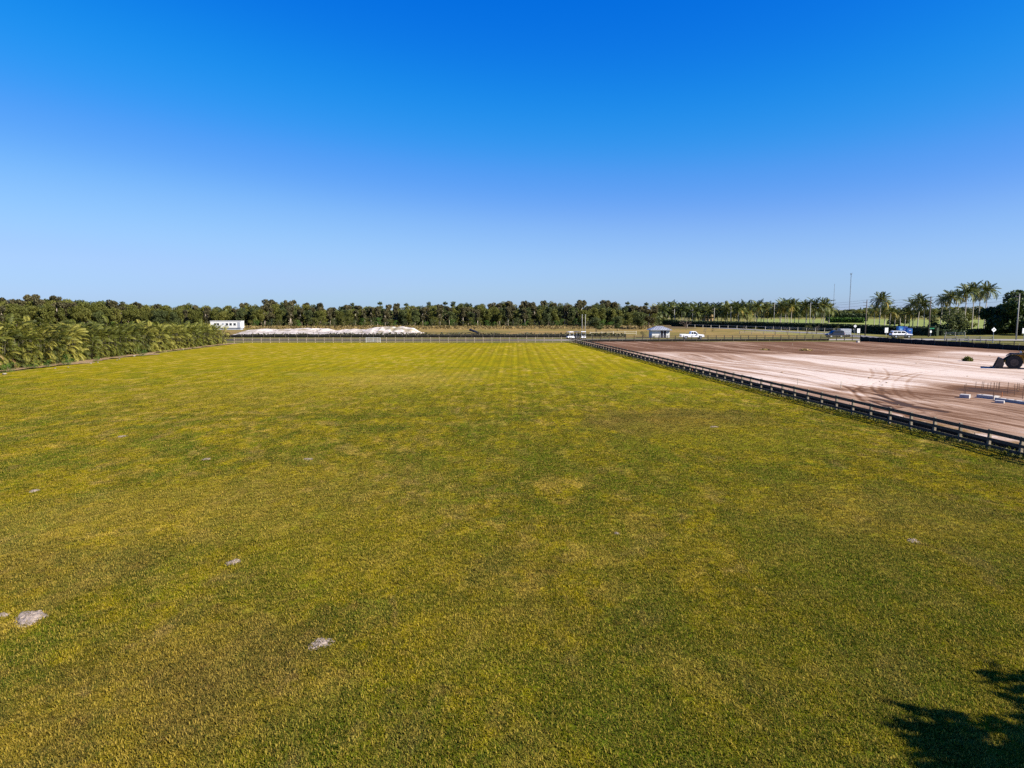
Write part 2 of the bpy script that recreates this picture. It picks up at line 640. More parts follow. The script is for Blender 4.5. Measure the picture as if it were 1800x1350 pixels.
ZZ = lawn_z(XX, YY)
ZZ[:, -1] = -.05; ZZ[:, 0] = -.05; ZZ[-1, :] = -.05
lawn = link('lawn', grid_mesh('lawn', XX, YY, ZZ, M['lawn']))
tag(lawn, kind='structure')

# dirt lot: sand, damp earth and wheel ruts in one grid
py_rows = np.concatenate([np.linspace(600.4, 640, 80, endpoint=False), np.linspace(640, 780, 340, endpoint=False), np.linspace(780, 840, 60)])
rows = np.array([G(900, q).y for q in py_rows])[::-1]
rows = np.concatenate([np.linspace(8, rows[0] - .3, 40), rows])


def lot_right(y):
    a, b = G(1508, 599.5), G(1800, 617)
    return np.where(y > b.y, b.x + (y - b.y) * (a.x - b.x) / (a.y - b.y), b.x + (b.y - y) * .12)


u = np.linspace(0, 1, 430)
YY = np.repeat(rows[:, None], len(u), 1)
left = np.array([fence_x(y) for y in rows]) + .2
XX = left[:, None] + (lot_right(rows) - left)[:, None] * u[None, :]


def polyline_dist(X, Y, pts):
    best = np.full(X.shape, 1e9)
    for (ax, ay), (bx, by) in zip(pts[:-1], pts[1:]):
        dx, dy = bx - ax, by - ay
        t = np.clip(((X - ax) * dx + (Y - ay) * dy) / (dx * dx + dy * dy + 1e-9), 0, 1)
        best = np.minimum(best, np.hypot(X - ax - t * dx, Y - ay - t * dy))
    return best


def spline(ctrl, n=10):
    P = [np.array(c[:2], float) for c in ctrl]
    P = [2 * P[0] - P[1]] + P + [2 * P[-1] - P[-2]]
    out = []
    for i in range(1, len(P) - 2):
        for k in range(n):
            t = k / n
            out.append(.5 * ((2 * P[i]) + (P[i + 1] - P[i - 1]) * t + (2 * P[i - 1] - 5 * P[i] + 4 * P[i + 1] - P[i + 2]) * t * t
                             + (3 * P[i] - P[i - 1] - 3 * P[i + 1] + P[i + 2]) * t ** 3))
    out.append(P[-2])
    return out


def pix(*pp):
    return [G(*q) for q in pp]


da = G(1150, 622) - G(1500, 672)
sa = math.atan2(da.y, da.x)
U = XX * math.cos(sa) + YY * math.sin(sa)
V = -XX * math.sin(sa) + YY * math.cos(sa)
warp = (fbm(XX * .06, YY * .06, 3) - .5) * 6
n1 = fbm(U * .035 + 3, (V + warp) * .42, 4)          # long scraped streaks
n2 = fbm(U * .09 + 40, (V + warp) * 1.5 + 9, 3)
n3 = fbm(XX * .05, YY * .05 + 60, 4)
n4 = fbm(U * .07 + 11, (V + warp) * 2.1 + 5, 2)
far = sm(YY + (n3 - .5) * 26, 112, 122)
tone = .29 + .75 * (n1 - .5) + .55 * (n2 - .5) + .40 * (n3 - .5) + .45 * (n4 - .5) * sm(120 - YY, 0, 40)
tone = tone * (1 - far) + far * (.74 + .7 * (n1 - .5) + .5 * (n2 - .5))
# damp brown ground in the near right part
c1 = G(1790, 735)
br = np.exp(-(((XX - c1.x) / 16) ** 2 + ((YY - c1.y + (n3 - .5) * 14) / 13) ** 2))
tone += br * .36
c2 = G(1640, 690)
br = np.exp(-(((XX - c2.x) / 11) ** 2 + ((YY - c2.y + (n3 - .5) * 8) / 5.0) ** 2))
tone += br * (.36 + .5 * (n1 - .5))
c2 = G(1740, 686)
br = np.exp(-(((XX - c2.x) / 14) ** 2 + ((YY - c2.y + (n3 - .5) * 5) / 3.0) ** 2))
tone += br * .45
c3 = G(1430, 663)
tone -= .14 * np.exp(-(((XX - c3.x) / 20) ** 2 + ((YY - c3.y) / 18) ** 2))
c3 = G(1480, 690)
tone -= .20 * np.exp(-(((XX - c3.x) / 6) ** 2 + ((YY - c3.y) / 10) ** 2))
relief = .10 * (fbm(XX * .25, YY * .25, 4) - .5) + .05 * (n2 - .5)
ruts = [
    (pix((1120, 612), (1300, 617), (1500, 620), (1700, 628), (1850, 640)), 1.2, .25),
    (pix((1090, 608), (1250, 610), (1450, 613), (1650, 619), (1850, 632)), 1.2, .25),
    (pix((1230, 628), (1400, 650), (1500, 664), (1640, 676), (1800, 690)), 1.0, .25),
    (pix((1560, 690), (1640, 700), (1740, 716), (1840, 738)), 1.1, .4),
    (pix((1600, 720), (1700, 738), (1840, 768)), 1.0, .35),
    (pix((1620, 735), (1720, 752), (1840, 780)), 1.0, .3),
    (pix((1190, 628), (1230, 634), (1280, 637), (1330, 641)), .9, .6),
    (pix((1205, 624), (1240, 631), (1290, 634)), .9, .6),
    (pix((1330, 655), (1440, 672), (1540, 702), (1600, 724)), .9, .3),
    (pix((1280, 642), (1380, 660), (1480, 684), (1560, 716)), .9, .3),
]
for ctrl, gauge, amt in ruts:
    sp = spline(ctrl, 6)
    dd = polyline_dist(XX, YY, sp) + .12 * (fbm(XX * .8, YY * .8, 2) - .5)
    e = np.exp(-((dd - gauge) / .15) ** 2) 
    bank = np.exp(-((dd - gauge - .5) / .25) ** 2) + np.exp(-((dd - gauge + .5) / .25) ** 2)
    fade = .35 + .65 * fbm(XX * .12 + 5, YY * .12, 2)
    tone += (e * amt * .55 - bank * .05) * fade
    relief += (-.035 * e + .02 * bank) * fade
# finer arcs where machines turn
B_ = ((1553, 648), (1561, 657), (1560, 664), (1541, 671), (1532, 681), (1543, 692), (1581, 709), (1634, 721))
C_ = ((1640, 652), (1613, 656), (1585, 663), (1571, 673), (1570, 683), (1578, 695), (1602, 706), (1648, 718))
fine_arcs = [((1529, 648), (1534, 657), (1531, 664), (1511, 670), (1480, 673)), ((1550, 682), (1553, 688), (1567, 695)), B_, C_, tuple((x + 24, y - 1) for x, y in C_),
             tuple((x - 24, y + 1) for x, y in C_[2:]), tuple((x - 22, y + 3) for x, y in B_[3:]), ((1590, 652), (1545, 664), (1500, 672), (1440, 672)),
             ((1620, 655), (1560, 668), (1520, 680), (1500, 690), (1530, 712)), ((1480, 676), (1500, 690), (1515, 706), (1545, 722)),
             ((1199, 628), (1217, 627), (1234, 632), (1250, 638), (1290, 644)), ((1190, 626), (1215, 624), (1240, 629), (1275, 636)),
             ((1240, 627), (1262, 627), (1290, 633), (1350, 644)), ((1280, 626), (1310, 629), (1380, 643), (1460, 660)),
             ((1400, 651), (1480, 670), (1520, 686)), ((1420, 648), (1500, 668)), ((1310, 652), (1400, 672), (1470, 690)), ((1350, 645), (1450, 668), (1505, 690)),
             ((1590, 690), (1660, 704), (1740, 718), (1830, 736)), ((1600, 700), (1680, 716), (1760, 733), (1830, 750)), ((1640, 728), (1720, 742), (1820, 764))]
for k_, ctrl in enumerate(fine_arcs):
    dd = polyline_dist(XX, YY, spline(pix(*ctrl), 7)) + .10 * (fbm(XX * .7 + k_, YY * .7, 2) - .5)
    e = np.exp(-(dd / .15) ** 2) * (.35 + .65 * fbm(XX * .15 + 9 * k_, YY * .15, 2))
    tone += e * .30 - .04 * np.exp(-((dd - .3) / .15) ** 2); relief -= .025 * e
nf_ = np.exp(-((XX - np.array([fence_x(y) for y in rows])[:, None]) / 7.0) ** 2) * sm(78 - YY, 0, 26)
tone += .17 * nf_ * (.4 + 1.2 * n1)
# the deep black ruts
for ctrl, wd in ((pix((1530, 699), (1560, 706), (1595, 715), (1640, 722)), .28), (pix((1540, 694), (1575, 705), (1600, 712)), .2),
                 (pix((1575, 708), (1610, 716), (1660, 725)), .22), (pix((1525, 704), (1548, 712), (1570, 718)), .16)):
    dd = polyline_dist(XX, YY, spline(ctrl)) + .25 * (fbm(XX * .9, YY * .9, 2) - .5)
    e = np.exp(-(dd / wd) ** 2)
    tone += e * 1.1; relief -= .12 * e
dfen = XX - np.array([fence_x(y) for y in rows])[:, None]
weed = np.exp(-(dfen / (1.9 + 2.0 * sm(60 - YY, 0, 25))) ** 2) * (.25 + .95 * sm(56 - YY, 0, 9)) * fbm(XX * .3, YY * .3, 3) * 2
ZZ = np.clip(relief, -.06, .2) * sm(dfen, .0, 1.2) + .06
ZZ[:, 0] = -.05; ZZ[:, -1] = -.05; ZZ[-1, :] = -.05
lot = link('dirt_lot', grid_mesh('dirt_lot', XX, YY, ZZ, M['dirt'], {'tone': tone, 'weed': weed}))
tag(lot, kind='structure')

# bare strip at the foot of the left hedge
m = MB()
pts = []
for i in range(190):
    y = 60 + i * .5
    q_ = float(fbm(np.array(y * .22), np.array(3.0), 3)) - .42
    pts.append(((-62.6 + max(0, q_) * 9 + random.uniform(-.12, .12), y), (-64.5, y)))
m.add([(x, y, .07 + .03 * math.sin(x * 3 + y)) for pr in pts for (x, y) in pr], [(2 * i, 2 * i + 1, 2 * i + 3, 2 * i + 2) for i in range(189)])
tag(m.build('bare_soil_strip', M['edge_dirt']), kind='structure')

# ------------------------------------------------------------------ turf: blades over the near field
def make_turf():
    V_, F_, K_, T_ = [], [], [], []
    ys = np.concatenate([np.linspace(9.5, 60, 46), np.linspace(62, 100, 12)])
    base_v = 0
    xs_all = np.linspace(-1, 1, 40)
    for y in ys:
        xl, xr = max(-60.5, -.86 * y - 3), min(fence_x(y) - .1, .86 * y + 3)
        for s_ in xs_all:
            x = xl + (xr - xl) * (s_ + 1) / 2
            V_.append((x, y, float(lawn_z(np.array(x), np.array(y)))))
    nc = len(xs_all)
    for i in range(len(ys) - 1):
        for j in range(nc - 1):
            F_.append((i * nc + j, i * nc + j + 1, (i + 1) * nc + j + 1, (i + 1) * nc + j)); K_.append(0); T_.append(0)
    dens = [0.0] * len(V_)
    for i, y in enumerate(ys):
        d = 300 * min(1, (15 / y) ** 1.55) * float(sm(np.array(y), 100, 40))
        for j in range(nc): dens[i * nc + j] = d
    rg = random.Random(5)
    for var in range(4):
        nb = 12
        for b in range(nb):
            a = rg.random() * 6.283
            r0 = rg.random() ** .6 * .085
            x0, y0 = r0 * math.cos(a + rg.uniform(-1, 1)), r0 * math.sin(a)
            L = rg.uniform(.028, .075); w = rg.uniform(.004, .011); ln = rg.uniform(.2, 1.35)
            dx, dy = math.cos(a) * math.sin(ln), math.sin(a) * math.sin(ln)
            sx, sy = -math.sin(a) * w, math.cos(a) * w
            n = len(V_)
            mx, my, mz = x0 + dx * L * .5, y0 + dy * L * .5, L * .55 * math.cos(ln * .7)
            tx, ty, tz = x0 + dx * L * 1.15, y0 + dy * L * 1.15, max(.012, L * .9 * math.cos(ln * 1.05))
            V_ += [(x0 - sx, y0 - sy, -.01), (x0 + sx, y0 + sy, -.01), (mx + sx * .8, my + sy * .8, mz), (mx - sx * .8, my - sy * .8, mz), (tx, ty, tz)]
            F_ += [(n, n + 1, n + 2, n + 3), (n + 3, n + 2, n + 4)]
            tt = rg.random()
            K_ += [var + 1] * 2; T_ += [tt] * 2
            dens += [0.0] * 5
    me = bpy.data.meshes.new('turf')
    me.from_pydata(V_, [], F_)
    a = me.attributes.new('piece', 'INT', 'FACE'); a.data.foreach_set('value', K_)
    a = me.attributes.new('tint', 'FLOAT', 'FACE'); a.data.foreach_set('value', T_)
    a = me.attributes.new('density', 'FLOAT', 'POINT'); a.data.foreach_set('value', dens)
    me.materials.append(M['blade'])
    o = link('grass', me)
    tag(o, 'short olive and straw coloured turf blades covering the near field', 'grass', kind='stuff')
    ng = bpy.data.node_groups.new('turf_scatter', 'GeometryNodeTree')
    ng.interface.new_socket('Geometry', in_out='INPUT', socket_type='NodeSocketGeometry')
    ng.interface.new_socket('Geometry', in_out='OUTPUT', socket_type='NodeSocketGeometry')
    N = ng.nodes.new; Lk = ng.links.new
    gi, go = N('NodeGroupInput'), N('NodeGroupOutput')

    def piece(k):
        at = N('GeometryNodeInputNamedAttribute'); at.data_type = 'INT'; at.inputs['Name'].default_value = 'piece'
        cm = N('FunctionNodeCompare'); cm.data_type = 'INT'; cm.operation = 'EQUAL'
        Lk(at.outputs['Attribute'], cm.inputs[2]); cm.inputs[3].default_value = k
        sp = N('GeometryNodeSeparateGeometry'); sp.domain = 'FACE'
        Lk(gi.outputs[0], sp.inputs['Geometry']); Lk(cm.outputs[0], sp.inputs['Selection'])
        return sp.outputs['Selection']
    base = piece(0)
    gti = N('GeometryNodeGeometryToInstance')
    for k in (4, 3, 2, 1): Lk(piece(k), gti.inputs[0])
    dp = N('GeometryNodeDistributePointsOnFaces')
    Lk(base, dp.inputs['Mesh'])
    da_ = N('GeometryNodeInputNamedAttribute'); da_.data_type = 'FLOAT'; da_.inputs['Name'].default_value = 'density'
    Lk(da_.outputs['Attribute'], dp.inputs['Density'])
    io = N('GeometryNodeInstanceOnPoints')
    Lk(dp.outputs['Points'], io.inputs['Points'])
    Lk(gti.outputs[0], io.inputs['Instance'])
    io.inputs['Pick Instance'].default_value = True
    rv = N('FunctionNodeRandomValue'); rv.data_type = 'FLOAT_VECTOR'
    rv.inputs[0].default_value = (-.15, -.15, 0); rv.inputs[1].default_value = (.15, .15, 6.283)
    Lk(rv.outputs[0], io.inputs['Rotation'])
    rs = N('FunctionNodeRandomValue'); rs.data_type = 'FLOAT'
    rs.inputs[2].default_value = .7; rs.inputs[3].default_value = 1.35
    # tufts spread wider where they stand thinner
    ps = N('GeometryNodeInputPosition'); sx = N('ShaderNodeSeparateXYZ'); Lk(ps.outputs[0], sx.inputs[0])
    mr = N('ShaderNodeMapRange'); mr.inputs[1].default_value = 17; mr.inputs[2].default_value = 90; mr.inputs[3].default_value = 1; mr.inputs[4].default_value = 1.8
    Lk(sx.outputs[1], mr.inputs[0])
    mm = N('ShaderNodeMath'); mm.operation = 'MULTIPLY'; Lk(rs.outputs[1], mm.inputs[0]); Lk(mr.outputs[0], mm.inputs[1])
    mz_ = N('ShaderNodeMapRange'); mz_.inputs[1].default_value = 22; mz_.inputs[2].default_value = 80; mz_.inputs[3].default_value = 1; mz_.inputs[4].default_value = .3
    Lk(sx.outputs[1], mz_.inputs[0])
    mh = N('ShaderNodeMath'); mh.operation = 'MULTIPLY'; Lk(mm.outputs[0], mh.inputs[0]); Lk(mz_.outputs[0], mh.inputs[1])
    cx_ = N('ShaderNodeCombineXYZ'); Lk(mm.outputs[0], cx_.inputs[0]); Lk(mm.outputs[0], cx_.inputs[1]); Lk(mh.outputs[0], cx_.inputs[2])
    Lk(cx_.outputs[0], io.inputs['Scale'])
    Lk(io.outputs[0], go.inputs[0])
    md = o.modifiers.new('scatter', 'NODES'); md.node_group = ng
    return o


make_turf()

# sandy mole hills and bare spots on the lawn
M['sand'] = simple('pale_sand', (.205, .165, .135), .95, .45, 14, bump=1.0)


def sand_spot(px, py, wpx, hz, label, seed):
    hz *= .38
    P = G(px, py)
    w = wpx / FOC * P.y / 2
    rg = np.random.default_rng(seed)
    n, k = 44, 13
    V_, F_ = [], []
    ph = rg.random(5) * 6.28
    for i in range(k):
        r = i / (k - 1)
        for j in range(n):
            a = 6.283 * j / n
            rr = w * r * (1 + .16 * math.sin(2 * a + ph[0]) + .12 * math.sin(3 * a + ph[1]) + .08 * math.sin(5 * a + ph[2]))
            z = hz * (1 - r * r) * (1 + rg.uniform(-.4, .4)) + rg.uniform(-.028, .022) * (.35 + r) - .022 * r * r
            V_.append((rr * math.cos(a), rr * math.sin(a) * 1.1, z if i < k - 1 else -.06))
    for i in range(k - 1):
        for j in range(n):
            F_.append((i * n + j, i * n + (j + 1) % n, (i + 1) * n + (j + 1) % n, (i + 1) * n + j))
    m = MB().add(V_, F_)
    o = m.build('sand_patch', M['sand'], None, (P.x, P.y, float(lawn_z(np.array(P.x), np.array(P.y))) + .02), smooth=True)
    tag(o, label, 'sand patch', 'sandy bare spots on the lawn')


sand_spot(52, 1089, 62, .16, 'largest pale sandy mound on the lawn at the lower left', 1)
sand_spot(4, 1086, 22, .06, 'pale sandy spot cut by the left picture edge beside the largest mound', 2)
sand_spot(563, 1135, 46, .07, 'flat pale sandy patch in the near lawn, closest to the camera', 3)
sand_spot(410, 991, 28, .08, 'small round grey sandy mound left of centre on the near lawn', 4)
sand_spot(1606, 953, 27, .05, 'thin greyish bare patch on the right part of the lawn', 5)
sand_spot(1084, 939, 11, .04, 'tiny pale sandy dot right of the lawn centre', 6)
sand_spot(60, 864, 18, .04, 'small pale sandy streak on the far left lawn', 7)
sand_spot(541, 808, 20, .04, 'small pale sandy streak in the left middle of the lawn', 8)
sand_spot(362, 808, 16, .04, 'faint sandy fleck on the lawn left of a similar streak', 9)
sand_spot(215, 768, 18, .04, 'faint pale fleck on the lawn toward the palm hedge', 10)
sand_spot(1255, 752, 16, .04, 'pale fleck on the lawn near the right fence', 11)

# ------------------------------------------------------------------ fences
M['fence_dark'] = simple('weathered_fence_wood', (.060, .050, .036), .85, .35, 4, bump=.4)
M['post_wood'] = simple('grey_post_wood', (.20, .165, .115), .85, .3, 6, bump=.4)
M['black_board'] = simple('black_painted_board', (.028, .024, .020), .8, .3, 5)
M['silt'] = simple('black_silt_fabric', (.011, .010, .008), .85, .4, .8)
M['pale_board'] = simple('sun_bleached_board', (.34, .31, .25), .8, .2, 3)
M['bleached_rail'] = simple('bleached_rail', (.19, .15, .105), .85, .25, 3)
M['bleached_post'] = simple('bleached_post', (.34, .28, .20), .85, .2, 3)
M['white_board'] = simple('white_painted_board', (.6, .6, .58), .6, .1, 3)


def fence(name, a, b, label, cat='fence', bay=2.1, height=1.12, rails=(.28, .64, 1.02), rail_h=.14, post_w=.14, mats=('fence_dark', 'post_wood'),
          side=-1, group=None, post_over=.04, top_h=None):
    a, b = Vector((a[0], a[1], 0)), Vector((b[0], b[1], 0))
    L = (b - a).length
    n = max(1, round(L / bay))
    st = L / n
    d = (b - a).normalized()
    rz = math.atan2(d.y, d.x)
    t = E(name, a, label, cat, group, rz)
    pm = MB().box((0, 0, (height + post_over) / 2 - .15), (post_w, post_w, height + post_over + .3)).mesh('post', M[mats[1]])
    rms = []
    for k in range(3):
        m = MB()
        g = .006
        m.box((st / 2, 0, 0), (st - g, .04, rail_h))
        me = m.mesh('rail', M[mats[0]])
        for v in me.vertices: v.co.z += random.uniform(-.004, .004)
        rms.append(me)
    for i in range(n + 1):
        o = link('post', pm, t, (i * st, 0, random.uniform(-.03, .02)), (random.uniform(-.035, .035), random.uniform(-.03, .03), random.uniform(-.12, .12)))
    for i in range(n):
        for z in rails:
            rl = link('rail', random.choice(rms), t, (i * st, -side * (post_w / 2 + .022), z + random.uniform(-.012, .012)), (0, random.uniform(-.004, .004), 0))
            if top_h and z == rails[-1]: rl.scale = (1, 1.5, top_h / rail_h)
    return t


# right side of the field: rails on the field side
side_fence = fence('field_fence', FB + FDIR * -14.7, FA, 'long three rail post fence between lawn and dirt lot', side=-1, mats=('fence_dark', 'post_wood'), rail_h=.16, top_h=.20)
FL = G(412, 602.5)
far_fence = fence('field_fence', (FL.x, FL.y), (FA.x - .3, FA.y), 'weathered three rail fence along the far end of the lawn', side=1, bay=2.05, mats=('bleached_rail', 'bleached_post'), rail_h=.10)
LA, LB = G(1012, 600.5), G(1512, 598.5)
lot_fence = fence('lot_fence', (LA.x, LA.y + .5), (LB.x, LB.y), 'dark three rail fence along the far edge of the dirt lot', side=1, bay=2.05,
                  height=1.35, rails=(.45, .85, 1.25), mats=('fence_dark', 'black_board'), rail_h=.12)


def silt_run(name, pts, h, label, group=None):
    """slack black fabric stapled to thin stakes"""
    m = MB(); stakes = []
    P = []
    for a, b in zip(pts[:-1], pts[1:]):
        a, b = Vector((a[0], a[1], 0)), Vector((b[0], b[1], 0))
        k = max(1, int((b - a).length / 1.0))
        P += [a.lerp(b, i / k) for i in range(k)]
    P.append(Vector((pts[-1][0], pts[-1][1], 0)))
    nrm = []
    for i, p in enumerate(P):
        d = (P[min(i + 1, len(P) - 1)] - P[max(i - 1, 0)]).normalized()
        nrm.append(Vector((-d.y, d.x, 0)))
    V_ = []
    for i, p in enumerate(P):
        s_ = .05 * math.sin(i * 2.1) + random.uniform(-.05, .05)
        for (z, o) in ((-.05, .10), (.33 * h, s_), (.7 * h, s_ * .7), (h * (1 - .10 * abs(math.sin(i * 1.6)) + random.uniform(-.06, .04)), .02)):
            V_.append(p + nrm[i] * o + Vector((0, 0, z)))
    F_ = [(i * 4 + j, i * 4 + j + 1, (i + 1) * 4 + j + 1, (i + 1) * 4 + j) for i in range(len(P) - 1) for j in range(3)]
    t = E(name, P[0], label, 'silt fence', group)
    m.add([v - P[0] for v in V_], F_)
    o = m.build('fabric', M['silt'], t, smooth=True)
    so_ = o.modifiers.new('thick', 'SOLIDIFY'); so_.thickness = .01
    sm_ = MB().box((0, 0, h / 2), (.04, .04, h + .25)).mesh('stake', M['post_wood'])
    for i in range(0, len(P), 3):
        link('stake', sm_, t, P[i] - P[0] - nrm[i] * .06)
    return t


off = Vector((.85, .06, 0))
silt_run('silt_fence', [FB + FDIR * -14 + off, FB + off, FB + FDIR * 40 + off, FA + off + Vector((0, -2, 0))], .46, 'low black silt fabric behind the fence beside the lawn')
silt_run('silt_fence', [(LA.x + 2, LA.y - .6), (LB.x - 8, LB.y - .6)], .55, 'black silt fabric along the foot of the far dirt lot fence')
S0, S1 = G(1512, 599.5), G(1800, 617)
silt_run('silt_fence', [S0, S0.lerp(S1, .5), S1, S1 + Vector((3, -30, 0))], 1.15, 'tall black silt fence at the right edge of the dirt lot')
silt_run('silt_fence', [(-95, 187.3), (-20, 187.3), (18, 187)], .75, 'black silt fabric below the fence across the road from the lawn')
far_road_fence = fence('road_fence', (-96, 188), (20, 187.6), 'thin rail fence on the far side of the road', side=1, bay=4.2, height=1.5, rails=(.9, 1.4), rail_h=.08, post_w=.10, mats=('fence_dark', 'post_wood'))

# gate in the far fence
ga, gb = G(644, 602), G(669, 602)
t = E('field_gate', (ga.x, ga.y - .25, 0), 'pale metal field gate in the far lawn fence', 'gate', rz=0)
w = gb.x - ga.x
for x in (0, w): MB().box((x, 0, .58), (.07, .06, 1.16)).build('gate_post', M['white_board'], t)
for z in (.2, .5, .8, 1.1): MB().box((w / 2, 0, z), (w - .08, .04, .06)).build('bar', M['white_board'], t)
MB().box((w / 2, 0, .65), (.05, .045, .82)).build('brace', M['white_board'], t)

# fences on the right
a, b = G(1745, 602), G(1660, 601)
fence('paddock_fence', (a.x, a.y), (b.x, b.y), 'sun bleached three rail fence beside the diamond road sign', bay=2.4, height=1.35, rails=(.4, .8, 1.2), rail_h=.16, mats=('pale_board', 'pale_board'), side=1)
a, b = G(1696, 592), G(1662, 591)
fence('paddock_fence', (a.x, a.y), (b.x, b.y), 'short rail fence below the tall palms', bay=2.4, height=1.2, rails=(.7, 1.1), rail_h=.12, mats=('pale_board', 'pale_board'), side=1)
a, b = G(1800, 609), G(1560, 599.5)
fence('verge_fence', (a.x + 1, a.y), (b.x, b.y), 'low dark rail fence on the grass verge beyond the silt fence', bay=2.6, height=1.05, rails=(.45, .95), rail_h=.09, mats=('fence_dark', 'fence_dark'), side=1)
a, b = G(1208, 575.5), G(1345, 580.0)
fence('hedge_fence', (a.x, a.y), (b.x, b.y), 'thin pale rail fence before the far end of the clipped hedge', bay=4.5, height=1.3, rails=(1.2,), rail_h=.12, mats=('pale_board', 'pale_board'), side=1)
a, b = G(1345, 580.0), G(1500, 585.0)
fence('hedge_fence', (a.x, a.y), (b.x, b.y), 'thin pale rail fence before the near end of the clipped hedge', bay=3.6, height=1.3, rails=(.75, 1.2), rail_h=.12, mats=('pale_board', 'pale_board'), side=1)
a, b = G(1300, 588), G(1470, 588.5)
fence('road_fence', (a.x, a.y), (b.x, b.y), 'pale two rail fence on dry grass right of the white pickup', bay=3.6, height=1.0, rails=(.5, .9), rail_h=.09, mats=('pale_board', 'post_wood'), side=1)
a, b = G(1037, 590), G(1118, 588.5)
fence('road_fence', (a.x, a.y), (b.x, b.y), 'white two rail fence left of the small guardhouse', bay=3.6, height=1.1, rails=(.45, .95), rail_h=.09, mats=('pale_board', 'pale_board'), side=1)

# ------------------------------------------------------------------ vegetation
M['bark'] = simple('bark', (.16, .12, .09), .9, .35, 4, bump=.5)
M['pale_bark'] = simple('pale_papery_bark', (.42, .35, .28), .9, .25, 3, bump=.4)
M['palm_bark'] = simple('palm_bark', (.34, .30, .25), .9, .25, 6, bump=.5)
M['leaf_green'] = foliage('green_leaves', (.06, .068, .012), (.115, .122, .022), (.18, .17, .034), trans=.35)
M['leaf_olive'] = foliage('olive_brown_leaves', (.050, .048, .022), (.094, .085, .036), (.15, .128, .056), trans=.35)
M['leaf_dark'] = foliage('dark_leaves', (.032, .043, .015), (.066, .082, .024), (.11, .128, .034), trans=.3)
M['leaf_ficus'] = foliage('glossy_dark_leaves', (.010, .020, .006), (.022, .040, .009), (.055, .085, .012), trans=.15)
M['leaf_bush'] = foliage('bright_bush_leaves', (.03, .07, .010), (.06, .125, .014), (.10, .18, .025))
M['leaf_bare'] = foliage('sparse_grey_leaves', (.09, .075, .06), (.14, .115, .09), (.20, .16, .12))
M['leaf_hedge'] = foliage('hedge_leaves', (.018, .032, .010), (.032, .052, .013), (.06, .095, .018), trans=.12)
M['areca'] = foliage('areca_fronds', (.022, .030, .005), (.098, .108, .012), (.28, .25, .045), trans=.25, vary=.75)
M['areca_dry'] = foliage('dry_fronds', (.10, .06, .025), (.20, .12, .045), (.32, .21, .09), trans=.15, vary=.7)
M['coco'] = foliage('coconut_fronds', (.022, .036, .008), (.055, .072, .012), (.155, .150, .025), trans=.18, vary=.65)
M['coco_yellow'] = foliage('yellow_fronds', (.12, .11, .02), (.24, .19, .03), (.36, .26, .06), trans=.2, vary=.7)


def crown_points(lobes, n, rg, shell=.55):
    vol = np.array([l[3] * l[4] * l[5] for l in lobes]) ** .7
    which = rg.choice(len(lobes), n, p=vol / vol.sum())
    d = rg.normal(size=(n, 3)); d /= np.linalg.norm(d, axis=1)[:, None]
    r = shell + (1 - shell) * rg.random(n)
    L = np.array(lobes)
    return L[which, :3] + d * r[:, None] * L[which, 3:6], which, d


